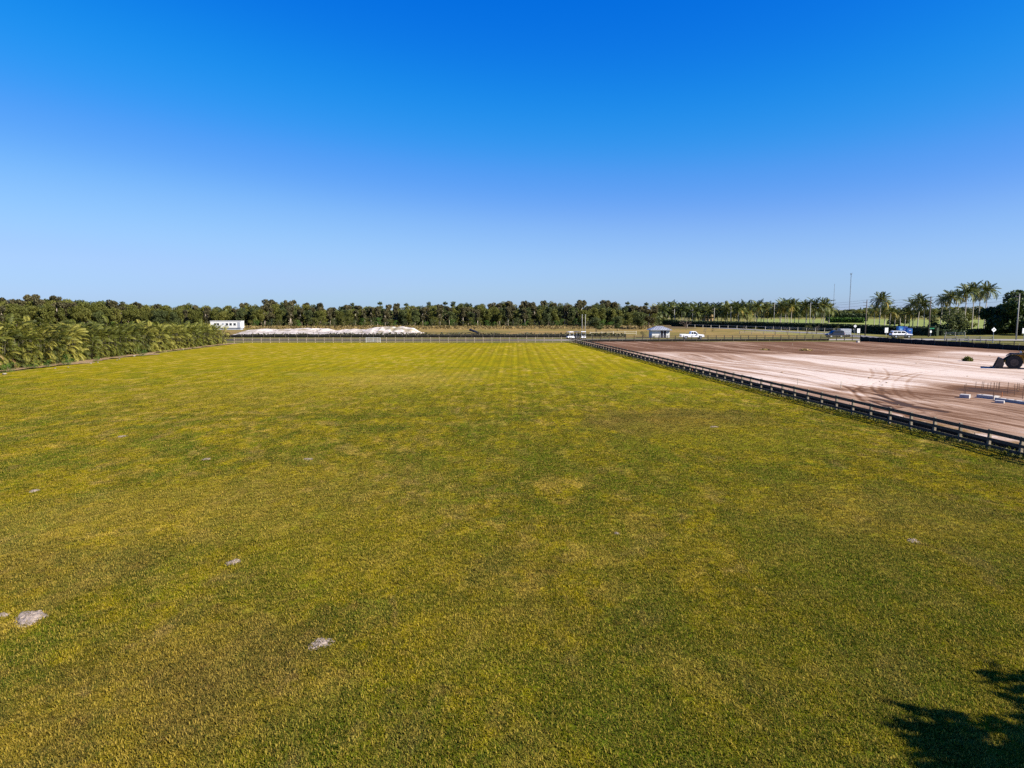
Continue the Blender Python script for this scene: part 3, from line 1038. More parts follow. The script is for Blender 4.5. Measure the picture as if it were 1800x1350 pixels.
def tree_variant(kind, seed, H=12.0):
    """trunk mesh and crown mesh of a tree about H high"""
    rg = np.random.default_rng(seed)
    rr = random.Random(seed)
    tm = MB()
    lobes = []
    if kind == 'melaleuca':
        ns = rr.choice((1, 2, 2, 3))
        for s_ in range(ns):
            a = rr.uniform(0, 6.28); ln = rr.uniform(.3, 1.3) * (ns > 1)
            top = Vector((math.cos(a) * ln, math.sin(a) * ln, H * rr.uniform(.8, .93)))
            mid = top * .5 + Vector((rr.uniform(-.3, .3), rr.uniform(-.3, .3), 0))
            tm.tube([(math.cos(a) * .25, math.sin(a) * .25, -.3), mid, top], [.26, .18, .06], 6)
            for q in range(8):
                f = rr.uniform(.40, 1.0)
                c = top * f
                lobes.append((c.x + rr.uniform(-1.3, 1.3), c.y + rr.uniform(-1.3, 1.3), H * f * rr.uniform(.97, 1.03), rr.uniform(.8, 1.5), rr.uniform(.8, 1.5), rr.uniform(.9, 1.6)))
                if q < 3: tm.tube([c * .8, (lobes[-1][0], lobes[-1][1], lobes[-1][2])], [.09, .03], 5)
        n, size = 2100, .46
    elif kind == 'round':
        tm.tube([(0, 0, -.3), (rr.uniform(-.2, .2), 0, H * .3), (rr.uniform(-.4, .4), .2, H * .62)], [.32, .24, .12], 6)
        for q in range(20):
            a = rr.uniform(0, 6.28); r = rr.uniform(0, .27) * H; z = H * rr.uniform(.24, .88)
            k = rr.uniform(.09, .17) * H * (1.15 - abs(z / H - .6))
            lobes.append((r * math.cos(a), r * math.sin(a), z, k * 1.2, k * 1.2, k))
            if q < 5: tm.tube([(0, 0, H * .33), (r * math.cos(a), r * math.sin(a), z)], [.13, .04], 5)
        n, size = 3000, .46
    elif kind == 'low':      # short crown down to the ground
        tm.tube([(0, 0, -.3), (.1, 0, H * .5)], [.2, .1], 6)
        for q in range(12):
            a = rr.uniform(0, 6.28); r = rr.uniform(0, .42) * H; z = H * rr.uniform(.12, .85)
            k = rr.uniform(.13, .22) * H
            lobes.append((r * math.cos(a), r * math.sin(a), z, k * 1.25, k * 1.25, k))
            if q < 4: tm.tube([(0, 0, H * .1), (r * math.cos(a), r * math.sin(a), z)], [.08, .03], 5)
        n, size = 700, .42
    elif kind == 'pine':
        tm.tube([(0, 0, -.3), (.15, 0, H * .5), (0, .1, H)], [.24, .16, .04], 6)
        for q in range(12):
            a = rr.uniform(0, 6.28); z = H * rr.uniform(.5, 1.0); r = (1.05 - z / H) * rr.uniform(1.0, 3.6)
            lobes.append((r * math.cos(a), r * math.sin(a), z, 1.2, 1.2, .65))
            tm.tube([(0, 0, z - .5), (r * math.cos(a), r * math.sin(a), z)], [.06, .03], 4)
        n, size = 520, .45
    else:                     # sparse, nearly bare
        for q in range(9):
            a = rr.uniform(0, 6.28); r = rr.uniform(.12, .4) * H; z = H * rr.uniform(.5, 1.0)
            tm.tube([(0, 0, H * .12), (r * .4 * math.cos(a), r * .4 * math.sin(a), z * .6), (r * math.cos(a), r * math.sin(a), z)], [.10, .06, .02], 5)
            lobes.append((r * math.cos(a), r * math.sin(a), z * .95, H * .13, H * .13, H * .12))
        tm.tube([(0, 0, -.3), (0, 0, H * .2)], [.16, .12], 6)
        n, size = 260, .30
    P, wh, d = crown_points(lobes, n, rg)
    P[:, 2] = np.maximum(P[:, 2], .15)
    Q = leaf_quads(P, size, 1.5, .4, rg)
    tint = np.clip(.5 + .22 * rg.normal(size=n) + .25 * (rg.random(len(lobes))[wh] - .5), 0, 1)
    return tm, Q, tint


VAR = {}


def variant(kind, leaf, bark, k, H=12.0):
    key = (kind, leaf, bark, k)
    if key not in VAR:
        tm, Q, tint = tree_variant(kind, hash((kind, k)) % 1000 if False else (len(kind) * 131 + k * 17 + ord(kind[0])), H)
        VAR[key] = (tm.mesh('trunk', M[bark], True), quads_mesh('crown', Q, M[leaf], tint))
    return VAR[key]


def tree(P, H, kind, leaf, bark, k, label, group, name='tree', wide=1.0, cat='tree'):
    tm, cm = variant(kind, leaf, bark, k)
    t = E(name, (P[0], P[1], 0), label, cat, group, random.uniform(0, 6.28))
    s_ = H / 12.0
    t.scale = (s_ * wide, s_ * wide, s_)
    link('trunk', tm, t)
    link('crown', cm, t)
    return t


# the forest edge: rows behind each other across the far side
def rank(r): return ('front rank', 'front rank', 'middle rank', 'back rank', 'back rank')[r]


def zone(px):
    for lim, nm in ((60, 'above the nearest hedge palms'), (130, 'above the two rounded shrubs'), (210, 'above the hedge middle'), (290, 'above the far hedge third'), (370, 'left of the white trailer'), (430, 'behind the white trailer'),
                    (565, 'behind the low sand heap'), (740, 'behind the tall sand heap'), (870, 'behind the leaning pipe'), (1000, 'right of the leaning pipe'), (1060, 'behind the two white poles')):
        if px < lim: return nm
    return 'left of the distant palm row'


rg = random.Random(11)
base_row = [(-60, 274), (0, 282), (120, 296), (420, 308), (800, 312), (1050, 306), (1165, 318)]


def forest_y(px):
    for (a, ya), (b, yb) in zip(base_row[:-1], base_row[1:]):
        if px <= b: return ya + (yb - ya) * (px - a) / (b - a)
    return base_row[-1][1]


def canopy(px):
    """photograph row of the tree tops"""
    pts = [(-60, 522), (0, 523), (60, 519), (120, 519), (200, 525), (300, 530), (400, 534), (440, 533), (480, 529), (510, 528), (560, 536), (700, 535), (760, 533), (830, 532), (900, 530), (1000, 528), (1060, 529), (1110, 533), (1165, 538)]
    for (a, ya), (b, yb) in zip(pts[:-1], pts[1:]):
        if px <= b: return ya + (yb - ya) * (px - a) / (b - a)
    return 538


names = {'melaleuca': 'grey brown pale trunked tree', 'round': 'bright green round tree', 'dark': 'dark bushy tree', 'pine': 'thin dark overtopping tree'}
count = 0
for row in range(4):
    n = 72
    for i in range(n):
        px = -40 + 1200 * (i + .5 * (row % 2) + rg.uniform(-.35, .35)) / n
        if px > 1165: continue
        Y = forest_y(px) + row * 7 + rg.uniform(-2.5, 2.5)
        P = GD(px, Y)
        top = HT(P, canopy(px) + rg.uniform(-1.5, 2.5))
        gr = .5 + .5 * math.sin(px * .013 + 1.0) + rg.uniform(-.4, .4)
        left_ = px < 420
        H = top * (.70 + .085 * row + (0 if left_ else .06)) * rg.uniform(.92, 1.03)
        if left_: kk = rg.choices(('round', 'melaleuca', 'dark'), (7, 2, 1.4))[0]
        elif 470 < px < 600: kk = rg.choices(('round', 'melaleuca', 'dark'), (1.5, 6, 1.5))[0]
        else: kk = rg.choices(('round', 'melaleuca', 'dark'), (3, 3.6, 2))[0]
        if row == 3 and rg.random() < .10: kk = 'pine'; H *= 1.06
        lab = f"{names[kk]} in the forest's {rank(row)} {zone(px)}"
        grp = 'trees of the far forest edge'
        if kk == 'round': tree(P, H, 'round', 'leaf_green', 'bark', rg.randrange(5), lab, grp, 'forest_tree', rg.uniform(.72, .95))
        elif kk == 'melaleuca': tree(P, H * .99, 'melaleuca', 'leaf_olive', 'pale_bark', rg.randrange(6), lab, grp, 'forest_tree', rg.uniform(.9, 1.2))
        elif kk == 'dark': tree(P, H, 'round', 'leaf_dark', 'bark', 5 + rg.randrange(4), lab, grp, 'forest_tree', rg.uniform(.72, .95))
        else: tree(P, H, 'pine', 'leaf_dark', 'bark', rg.randrange(3), lab, grp, 'forest_tree')
        count += 1
# thicket closing the forest behind its first rows
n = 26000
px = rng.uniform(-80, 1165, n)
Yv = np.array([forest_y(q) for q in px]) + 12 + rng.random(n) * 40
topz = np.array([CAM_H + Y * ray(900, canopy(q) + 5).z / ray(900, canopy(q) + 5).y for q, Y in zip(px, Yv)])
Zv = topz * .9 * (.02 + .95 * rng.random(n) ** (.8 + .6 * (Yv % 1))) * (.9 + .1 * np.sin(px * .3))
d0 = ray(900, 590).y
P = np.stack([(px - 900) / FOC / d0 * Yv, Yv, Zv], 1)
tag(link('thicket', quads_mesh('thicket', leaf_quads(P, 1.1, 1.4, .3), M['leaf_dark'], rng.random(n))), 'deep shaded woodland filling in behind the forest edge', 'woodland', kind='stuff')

# shrubs along the forest foot
for i in range(74):
    px = 380 + 785 * (i + rg.uniform(-.4, .4)) / 74
    if i < 6: px = 200 + i * 33
    P = GD(px, forest_y(px) - rg.uniform(3, 8))
    leaf = rg.choice(('leaf_bush', 'leaf_green', 'leaf_dark'))
    tree(P, rg.uniform(2.2, 4.6), 'low', leaf, 'bark', rg.randrange(4), {'leaf_bush': 'bright green', 'leaf_green': 'olive green', 'leaf_dark': 'dark green'}[leaf] + f" shrub at the foot of the far forest {zone(px)}",
         'shrubs along the forest foot', 'shrub', 1.1, 'shrub')

# rough dry growth in front of the forest
n = 9000
px = rng.uniform(250, 1170, n)
Yv = 262 + 46 * rng.random(n) ** .6
P = np.stack([(px - 900) / FOC / d0 * Yv, Yv, rng.random(n) * .9 * fbm(px * .05, Yv * .08, 3)], 1)
M['dry_scrub'] = foliage('dry_scrub', (.10, .08, .025), (.19, .135, .045), (.30, .21, .08))
tag(link('dry_scrub', quads_mesh('dry_scrub', leaf_quads(P, .55, 1.6, .2), M['dry_scrub'], rng.random(n))), 'knee high brown scrub before the far forest', 'scrub', kind='stuff')
n = 5200
px = rng.uniform(416, 1100, n)
Yv = 189 + 10 * rng.random(n) ** 1.5
P = np.stack([(px - 900) / FOC / d0 * Yv, Yv, rng.random(n) * 1.25 * fbm(px * .03, Yv * .1, 3)], 1)
M['ditch_leaf'] = foliage('ditch_leaves', (.02, .024, .012), (.045, .048, .020), (.09, .08, .035))
tag(link('ditch_weeds', quads_mesh('ditch_weeds', leaf_quads(P, .45, 1.6, .2), M['ditch_leaf'], rng.random(n))), 'dark weedy growth in the ditch beyond the road', 'weeds', kind='stuff')

# rank grass left standing under the rails
n = 9000
f_ = rng.random(n) ** 1.3
yv = 34 + 118 * f_
xv = np.array([fence_x(q) for q in yv]) + rng.normal(size=n) * .28 + .1
P = np.stack([xv, yv, rng.random(n) ** 1.5 * .24 * fbm(xv * .5, yv * .25, 3) * 1.6], 1)
tag(link('fence_weeds', quads_mesh('fence_weeds', leaf_quads(P, .085, 2.6, .1), M['leaf_green'], rng.random(n))), 'rank unmown grass along the foot of the field fence', 'weeds', kind='stuff')

# meadow trees and saplings
for (px, py, top, kind, leaf, wide, label) in (
        (1048, 584, 557, 'round', 'leaf_dark', 1.3, 'small dark round tree just right of the two white poles'),
        (1085, 582, 555, 'round', 'leaf_dark', 1.1, 'small olive tree standing in dry grass left of the guardhouse'),
        (1103, 577, 549, 'round', 'leaf_green', 1.1, 'light green small tree in dry grass left of the guardhouse'),
        (1124, 578, 547, 'round', 'leaf_dark', 1.3, 'dark tree in front of the forest end, left of the guardhouse'),
        (1141, 579, 545, 'melaleuca', 'leaf_olive', 1.9, 'spreading grey green tree directly behind the guardhouse left corner'),
        (1025, 575, 543, 'round', 'leaf_green', 1.1, 'bright green tree rising behind the two white poles'),
        (1206, 580, 557, 'bare', 'leaf_bare', 1.2, 'nearly bare grey tree behind the white pickup'),
        (844, 590, 577, 'bare', 'leaf_green', .9, 'thin sapling beside the leaning dark pipe'),
        (483, 589, 575, 'bare', 'leaf_green', .8, 'thin sapling before the low white sand heap'),
        (560, 590, 575, 'bare', 'leaf_olive', .9, 'thin sapling between the two white sand heaps'),
        (636, 590, 579, 'bare', 'leaf_olive', .8, 'thin sapling left of the tall white sand heap slope'),
        (693, 591, 575, 'bare', 'leaf_green', .9, 'green sapling in front of the tall white sand heap'),
        (1239, 590, 575, 'bare', 'leaf_bare', .9, 'bare sapling just right of the white pickup'),
        (1362, 590, 575, 'bare', 'leaf_bare', .9, 'bare brown sapling in front of the clipped hedge'),
        (1309, 586, 572, 'bare', 'leaf_bare', .9, 'brown sapling before the far end of the clipped hedge'),
        (1327, 584, 572, 'bare', 'leaf_green', 1.0, 'small green sapling before the clipped hedge'),
        (1384, 588, 572, 'bare', 'leaf_bare', 1.1, 'reddish bare sapling before the clipped hedge'),
        (1418, 589, 570, 'bare', 'leaf_green', 1.2, 'leafy green sapling before the clipped hedge'),
        (1435, 589, 571, 'bare', 'leaf_bare', .8, 'slender grey sapling left of the dark off-roader'),
        (1469, 592, 572, 'bare', 'leaf_green', 1.1, 'leafy sapling standing in front of the dark off-roader')):
    P = G(px, py)
    tree(P, HT(P, top), kind, leaf, 'bark' if kind != 'melaleuca' else 'pale_bark', rg.randrange(3), label, 'small trees on the meadow and along the road', 'small_tree', wide)

# bushes near the guardhouse
for (px, py, top, leaf, label) in ((1149, 597, 588, 'leaf_green', 'yellow green bush in front of the guardhouse'), (1130, 592, 579, 'leaf_olive', 'dry brown bush left of the guardhouse'),
                                   (1055, 592, 583, 'leaf_olive', 'low bush on the verge right of the white poles'), (1253, 583, 576, 'leaf_olive', 'brown bush behind the white pickup')):
    P = G(px, py)
    tree(P, max(.9, HT(P, top)), 'low', leaf, 'bark', rg.randrange(4), label, 'bushes by the road', 'bush', 1.0, 'bush')


# ---- palms
def frond_pts(L, n, droop, leaf, width, rr, vee=.5, sag=.5):
    """leaflet quads of one feather frond along +X that arches over"""
    Q = []
    pts = []
    for i in range(n + 1):
        f = i / n
        ang = .55 - droop * f * 1.9
        if i == 0: p = Vector((0, 0, 0))
        else: p = pts[-1] + Vector((math.cos(ang), 0, math.sin(ang))) * (L / n)
        pts.append(p)
    for i in range(2, n + 1):
        f = i / n
        d = (pts[i] - pts[i - 1]).normalized()
        up = Vector((-d.z, 0, d.x))
        ll = leaf * math.sin(math.pi * min(1, .18 + .80 * f)) ** .6 * rr.uniform(.85, 1.1)
        for s_ in (-1, 1):
            out = (Vector((0, s_, 0)) + up * vee * (1 - 1.5 * sag * f) + d * .55).normalized()
            a = pts[i]
            m_ = a + out * ll * .55
            e = a + out * ll + Vector((0, 0, -ll * sag * rr.uniform(.5, 1.0)))
            w = d * width * .5
            Q.append((a - w * .6, m_ - w, e, m_ + w))
    for i in range(n):
        w = Vector((0, .035, 0)) * (1.1 - i / n)
        Q.append((pts[i] - w, pts[i + 1] - w, pts[i + 1] + w, pts[i] + w))
    return Q


def frond_mesh(name, L, n, droop, leaf, width, seed, mat, **kw):
    rr = random.Random(seed)
    Q = np.array([[tuple(v) for v in q] for q in frond_pts(L, n, droop, leaf, width, rr, **kw)])
    base = rr.random()
    tint = np.clip(base * .4 + .3 + .25 * np.random.default_rng(seed).normal(size=len(Q)), 0, 1)
    return quads_mesh(name, Q, mat, tint)


COCO = [frond_mesh('frond', 4.3, 16, .42 + .15 * k, 1.0, .34, 30 + k, M['coco'], sag=.55) for k in range(5)]
COCO_Y = [frond_mesh('frond', 3.8, 15, 1.0 + .1 * k, .95, .34, 40 + k, M['coco_yellow'], sag=.75) for k in range(2)]


def palm_trunk(H, lean, r0=.19):
    n = 8
    pts = [(lean * (i / n) ** 1.7, 0, H * i / n - (.3 if i == 0 else 0)) for i in range(n + 1)]
    rad = [r0 * (1.45 if i == 0 else 1.0 - .35 * i / n) for i in range(n + 1)]
    return MB().tube(pts, rad, 8).mesh('trunk', M['palm_bark'], True)


def coco_palm(P, H, label, group, nf=24, size=1.0, lean=0.0, parts=True, yellow=2, seed=0):
    rr = random.Random(seed + int(P[0] * 10))
    t = E('coconut_palm', (P[0], P[1], 0), label, 'palm tree', group, rr.uniform(0, 6.28))
    link('trunk', palm_trunk(H, lean), t)
    top = Vector((lean, 0, H))
    items = []
    for i in range(nf):
        a = i * 2.399 + rr.uniform(-.25, .25)
        f = i / nf
        pitch = .92 - 1.50 * f + rr.uniform(-.12, .12)
        me = COCO[min(4, int(f * 5))] if i < nf - yellow else rr.choice(COCO_Y)
        items.append((me, a, pitch, size * rr.uniform(.85, 1.12) * (.85 if i < 3 else 1)))
    if parts:
        for me, a, pitch, s_ in items:
            link('frond', me, t, top, (rr.uniform(-.25, .25), -pitch, a), (s_, s_, s_))
    else:
        Vs, tt = [], []
        for me, a, pitch, s_ in items:
            Mx = Matrix.Rotation(a, 3, 'Z') @ Matrix.Rotation(-pitch, 3, 'Y')
            co = np.empty(len(me.vertices) * 3, np.float32); me.vertices.foreach_get('co', co)
            co = co.reshape(-1, 3) @ np.array(Mx.transposed()) * s_ + np.array(top)
            Vs.append(co)
            tv = np.empty(len(me.polygons), np.float32); me.attributes['tint'].data.foreach_get('value', tv); tt.append(tv)
        cm = quads_mesh('fronds', np.concatenate(Vs).reshape(-1, 4, 3), M['coco'], np.concatenate(tt))
        link('fronds', cm, t)
    m = MB()
    for k in range(5):
        a = k * 1.26
        m.disc(top + Vector((.2 * math.cos(a), .2 * math.sin(a), -.15)), (0, 0, 1), .13, .24, 6)
    m.build('coconuts', M['coco_yellow'], t)
    return t


# tall palms of the right
for (px, pb, tp, lean, size, label) in (
        (1545, 580, 522, .4, 1.12, 'bushy coconut palm just right of the dark utility pole by the road'),
        (1612, 582, 524, -.5, 1.05, 'coconut palm left of the second utility pole'),
        (1624, 583, 533, .6, .85, 'shorter coconut palm pressed against the second utility pole'),
        (1666, 581, 517, -.3, 1.05, 'leftmost palm of the four tall coconut palms at right'),
        (1694, 584, 508, .2, 1.0, 'tall straight coconut palm, second of the four at right'),
        (1708, 581, 504, .6, 1.0, 'tallest coconut palm, third of the four at right'),
        (1729, 583, 505, 1.6, 1.05, 'leaning pale trunked coconut palm beside the big dark tree')):
    P = G(px, pb)
    H = HT(P, tp) - 1.4 * size
    coco_palm(P, H, label, 'tall coconut palms at the right', 26, size, lean, True, 2, px)
# lower palms between the pole and the second pole
for i, (px, pb, tp) in enumerate(((1563, 580, 545), (1572, 579, 548), (1582, 578, 547), (1590, 579, 546), (1598, 580, 549), (1555, 576, 546), (1536, 578, 542))):
    P = G(px, pb)
    coco_palm(P, HT(P, tp) - .9, 'short golden green palm in the low clump between two utility poles', 'low palms between the utility poles', 18, .85, rg.uniform(-.4, .4), True, 4, px)
# row beyond the hedge
rowp = ((1297, 573, 541), (1330, 574, 536), (1342, 573.5, 538), (1372, 574.5, 535), (1380, 574, 533), (1390, 575, 534), (1416, 576, 535), (1430, 576, 533), (1447, 576, 533))
for i, (px, pb, tp) in enumerate(rowp):
    P = G(px, pb)
    coco_palm(P, HT(P, tp) - 1.2, ['dark palm at the left end of the pale trunked row beyond the hedge', 'palm with arched yellow fronds in the row beyond the hedge', 'palm with pale trunk beside the yellow fronded palm beyond the hedge',
                                   'left palm of a close group of three beyond the hedge', 'middle palm of a close group of three beyond the hedge', 'right palm of a close group of three beyond the hedge',
                                   'left palm of the last group of three beyond the hedge', 'middle palm of the last group of three beyond the hedge', 'rightmost palm of the row before open fairway beyond the hedge'][i],
              'palms in a row beyond the hedge', 24, 1.12, rg.uniform(-.5, .5), True, 3, px)
for i in range(14):
    px = 1300 + 165 * (i + rg.uniform(-.3, .3)) / 14
    P = GD(px, 345 + rg.uniform(-12, 20))
    coco_palm(P, HT(P, 541 + rg.uniform(-2, 3)) - 1.2, 'palm in the shaded second row behind the pale trunked palms', 'second palm row beyond the hedge', 22, 1.25, rg.uniform(-.6, .6), False, 2, i + 300)
for (px, pb, tp, lean, size, label) in ((1652, 580, 524, -.6, .9, 'low palm crown left of the four tall palms'), (1681, 579, 516, .5, .95, 'palm squeezed between the leftmost two tall palms'), (1719, 579, 514, -.4, .95, 'palm crown between the two rightmost tall palms'),
                                        (1554, 579, 536, .7, .95, 'palm crown leaning right behind the bushy coconut palm'), (1604, 580, 533, -.5, .95, 'palm crown just left of the second utility pole palms')):
    P = G(px, pb)
    coco_palm(P, HT(P, tp) - 1.4 * size, label, 'tall coconut palms at the right', 24, size, lean, True, 3, px)
# dense distant palms
for i in range(30):
    px = 1152 + 172 * (i + rg.uniform(-.3, .3)) / 30
    back = i % 2
    Y = 345 + 28 * back + rg.uniform(-6, 6) - (px - 1150) * .12
    P = GD(px, Y)
    tp = 543 + rg.uniform(-2, 4) if back == 0 else 539 + rg.uniform(-2, 2)
    coco_palm(P, HT(P, tp) - 1.2, 'distant palm in the dense row behind the cream house' if back else 'distant palm in the front of the dense row left of the open fairway',
              'distant dense palm row', 20, 1.3, rg.uniform(-.6, .6), False, 5, i)

# ---- left hedge of clumping palms
AREC = [frond_mesh('frond', 3.0, 15, .78 + .16 * k, .74, .17, 60 + k, M['areca'], vee=.6, sag=.85) for k in range(5)]
AREC_D = [frond_mesh('frond', 2.7, 13, 1.15 + .2 * k, .5, .14, 70 + k, M['areca_dry'], vee=.3, sag=.8) for k in range(2)]
M['cane'] = simple('yellow_green_cane', (.05, .045, .02), .7, .3, 3)


def areca_items(rr, H, nf, dry):
    it = []
    for i in range(nf):
        a = i * 2.399 + rr.uniform(-.4, .4)
        f = (i + .5) / nf
        z = H * (.84 - .80 * f ** .9) * rr.uniform(.85, 1.1)
        r = .2 + 1.0 * rr.random() ** .7
        pitch = .80 - .70 * f + rr.uniform(-.4, .4)
        me = AREC[min(4, int(f * 5 * rr.uniform(.8, 1.2)))]
        if rr.random() < dry * (f > .45): me = rr.choice(AREC_D)
        it.append((me, (r * math.cos(a), r * math.sin(a), z), a, pitch, H / 6.0 * rr.uniform(.42, .78) * (1 - .2 * f), rr.uniform(-.9, .9)))
    return it


def cane_mesh(H, rr):
    m = MB()
    for k in range(7):
        a = k * .9 + rr.uniform(-.2, .2); r = rr.uniform(.1, .5)
        m.tube([(r * math.cos(a), r * math.sin(a), -.2), (r * 1.5 * math.cos(a), r * 1.5 * math.sin(a), H * .35), (r * 2.0 * math.cos(a), r * 2.0 * math.sin(a), H * .62)], [.07, .06, .04], 5)
    return m.mesh('canes', M['cane'], True)


rr = random.Random(21)
CANES = [cane_mesh(6.0, rr) for _ in range(3)]
HX0 = G(0, 655)
joined = []
for v in range(5):
    it = areca_items(random.Random(80 + v), 6.0, 74, .3)
    Vs, tt = [], []
    for me, p, a, pitch, s_, roll in it:
        Mx = Matrix.Rotation(a, 3, 'Z') @ Matrix.Rotation(-pitch, 3, 'Y') @ Matrix.Rotation(roll, 3, 'X')
        co = np.empty(len(me.vertices) * 3, np.float32); me.vertices.foreach_get('co', co)
        Vs.append(co.reshape(-1, 3) @ np.array(Mx.transposed()) * s_ + np.array(p))
        tv = np.empty(len(me.polygons), np.float32); me.attributes['tint'].data.foreach_get('value', tv); tt.append(np.clip(tv + rr.uniform(-.25, .25), 0, 1))
    joined.append(quads_mesh('fronds', np.concatenate(Vs).reshape(-1, 4, 3), M['areca'], np.concatenate(tt)))


def hedge_top(y):
    a, b = G(0, 655).y, G(415, 604.5).y
    f = (y - a) / (b - a)
    row_ = 562 + 11.5 * f
    d = ray(900, row_)
    return CAM_H + y * d.z / d.y


y = 66.0
k = 0
y_end = 151.5
while y < y_end:
    H = max(3.4, hedge_top(y)) * (.93 + .13 * max(0, min(1, (y - 105) / 35))) * rr.uniform(.93, 1.07)
    P = (-64.6 + rr.uniform(-.35, .35), y)
    near = y < 87
    wh = 'near' if y < 95 else ('middle' if y < 122 else 'far end')
    ppx = 900 - 62.0 / y * FOC * CP
    where = [nm for lim, nm in ((20, 'at the left picture edge'), (48, 'just left of the two rounded shrubs'), (72, 'behind the left rounded shrub'), (100, 'behind the right rounded shrub'), (140, 'behind the taller fresh shrub'), (190, 'behind the small shrub midway'),
                                (225, 'beside the broad pale stone'), (270, 'behind the bright shrub near the pale stone'), (320, 'just right of the bright shrub'), (360, 'left of the last small shrub'), (390, 'behind the last small shrub'), (999, 'at the far end before the trailer')) if ppx < lim][0]
    lab0 = f'yellow green clumping palm in the {wh} of the tall hedge left of the lawn'.replace('in the far end', 'at the far end').replace('in the near of', 'near the camera in').replace('in the middle of', 'midway along')
    lab = f'front palm of the tall left hedge {where}'
    t = E('clumping_palm', (P[0], P[1], 0), lab, 'palm', 'clumping palms of the left hedge', rr.uniform(0, 6.28))
    c = link('canes', rr.choice(CANES), t); c.scale = (1, 1, H / 6)
    if near:
        for me, p, a, pitch, s_, roll in areca_items(rr, H, 66, .3):
            link('frond', me, t, p, (Matrix.Rotation(a, 3, 'Z') @ Matrix.Rotation(-pitch, 3, 'Y') @ Matrix.Rotation(roll, 3, 'X')).to_euler(), (s_, s_, s_))
    else:
        q = link('fronds', rr.choice(joined), t); q.scale = (H / 6, H / 6, H / 6)
    # second row behind
    H2 = H * rr.uniform(.97, 1.12)
    t = E('clumping_palm', (P[0] - 2.1, y + rr.uniform(.4, 1.2), 0), f'back row palm of the left hedge {where}', 'palm', 'clumping palms of the left hedge', rr.uniform(0, 6.28))
    c = link('canes', rr.choice(CANES), t); c.scale = (1, 1, H2 / 6)
    q = link('fronds', rr.choice(joined), t); q.scale = (H2 / 6,) * 3
    y += 1.75 * rr.uniform(.85, 1.15)
    k += 1

# green shrubs at the hedge foot
for (px, py, top, label) in ((14, 655, 634, 'bright green shrub at the hedge foot by the left picture edge'), (60, 648, 633, 'left one of two rounded shrubs side by side at the hedge foot'),
                             (84, 646, 631, 'right one of two rounded shrubs side by side at the hedge foot'), (120, 642, 622, 'taller fresh green shrub at the hedge foot right of two rounded ones'),
                             (172, 636, 625, 'small green shrub under the middle of the palm hedge'), (252, 626, 611, 'bright green shrub under the palm hedge beside a pale stone'),
                             (372, 607, 597, 'last small green shrub before the far end of the palm hedge')):
    P = G(px, py)
    tree(P, HT(P, top), 'low', 'leaf_bush', 'bark', rg.randrange(4), label, 'shrubs at the foot of the palm hedge', 'shrub', 1.25, 'shrub')
# stones and clods along the hedge
M['stone'] = simple('pale_stone', (.22, .19, .15), .9, .25, 5, bump=.5)
for i, (px, py, w) in enumerate(((8, 659, 9), (97, 649, 5), (160, 640, 5), (236, 627, 7), (210, 632, 4), (322, 615, 5), (172, 638, 4), (206, 634, 4), (120, 647, 4))):
    P = G(px, py)
    r = w / FOC * P.y / 2 * .7
    rg2 = random.Random(i)
    V_, F_ = [], []
    for a in range(5):
        for b in range(8):
            th = math.pi * a / 4; ph = 2 * math.pi * b / 8
            kx = rg2.uniform(.75, 1.1)
            V_.append((r * 1.2 * kx * math.sin(th) * math.cos(ph), r * kx * math.sin(th) * math.sin(ph), r * .55 * kx * math.cos(th) + r * .25))
    for a in range(4):
        for b in range(8):
            F_.append((a * 8 + b, a * 8 + (b + 1) % 8, (a + 1) * 8 + (b + 1) % 8, (a + 1) * 8 + b))
    o = MB().add(V_, F_).build('stone', M['stone'], None, (P.x, P.y, .07), rg2.uniform(0, 6))
    tag(o, ['largest pale stone at the hedge foot by the picture edge', 'pale stone right of the two rounded shrubs', 'pale stone at the hedge foot near the middle', 'broad pale stone left of a green shrub at the hedge',
            'small stone just left of the broad pale stone', 'pale stone on bare soil near the far end of the hedge', 'small stone by the small green shrub', 'small pale clod below the middle of the hedge', 'small stone under the taller green shrub'][i],
        'stone', 'stones along the palm hedge')

# ---- clipped hedge on the right
HP = [G(1183, 573.5), G(1330, 577.5), G(1480, 583), G(1590, 589), G(1648, 590.5)]


def hedge(pts, h, w, label, leaf, name='hedge', n_per=55, size=.42):
    Q, core = [], MB()
    L0 = pts[0]
    for a, b in zip(pts[:-1], pts[1:]):
        d = (b - a); L = d.length; d.normalize(); s_ = Vector((d.y, -d.x, 0))
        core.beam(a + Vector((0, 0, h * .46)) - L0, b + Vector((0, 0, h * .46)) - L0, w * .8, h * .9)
        n = int(L * n_per)
        for i in range(n):
            f = random.random() * L
            k_ = random.random()
            if k_ < .36: off_, z = w / 2, random.random() * h
            elif k_ < .62: off_, z = -w / 2, random.random() * h
            else: off_, z = random.uniform(-w / 2, w / 2), h
            p = a + d * f + s_ * (off_ + random.gauss(0, .08)) - L0
            Q.append((p.x, p.y, z + random.gauss(0, .07)))
    t = E(name, L0, label, 'hedge')
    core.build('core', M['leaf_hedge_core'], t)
    Q = np.array(Q)
    link('leaves', quads_mesh('leaves', leaf_quads(Q, size, 1.3, .2), M[leaf], rng.random(len(Q))), t)
    return t


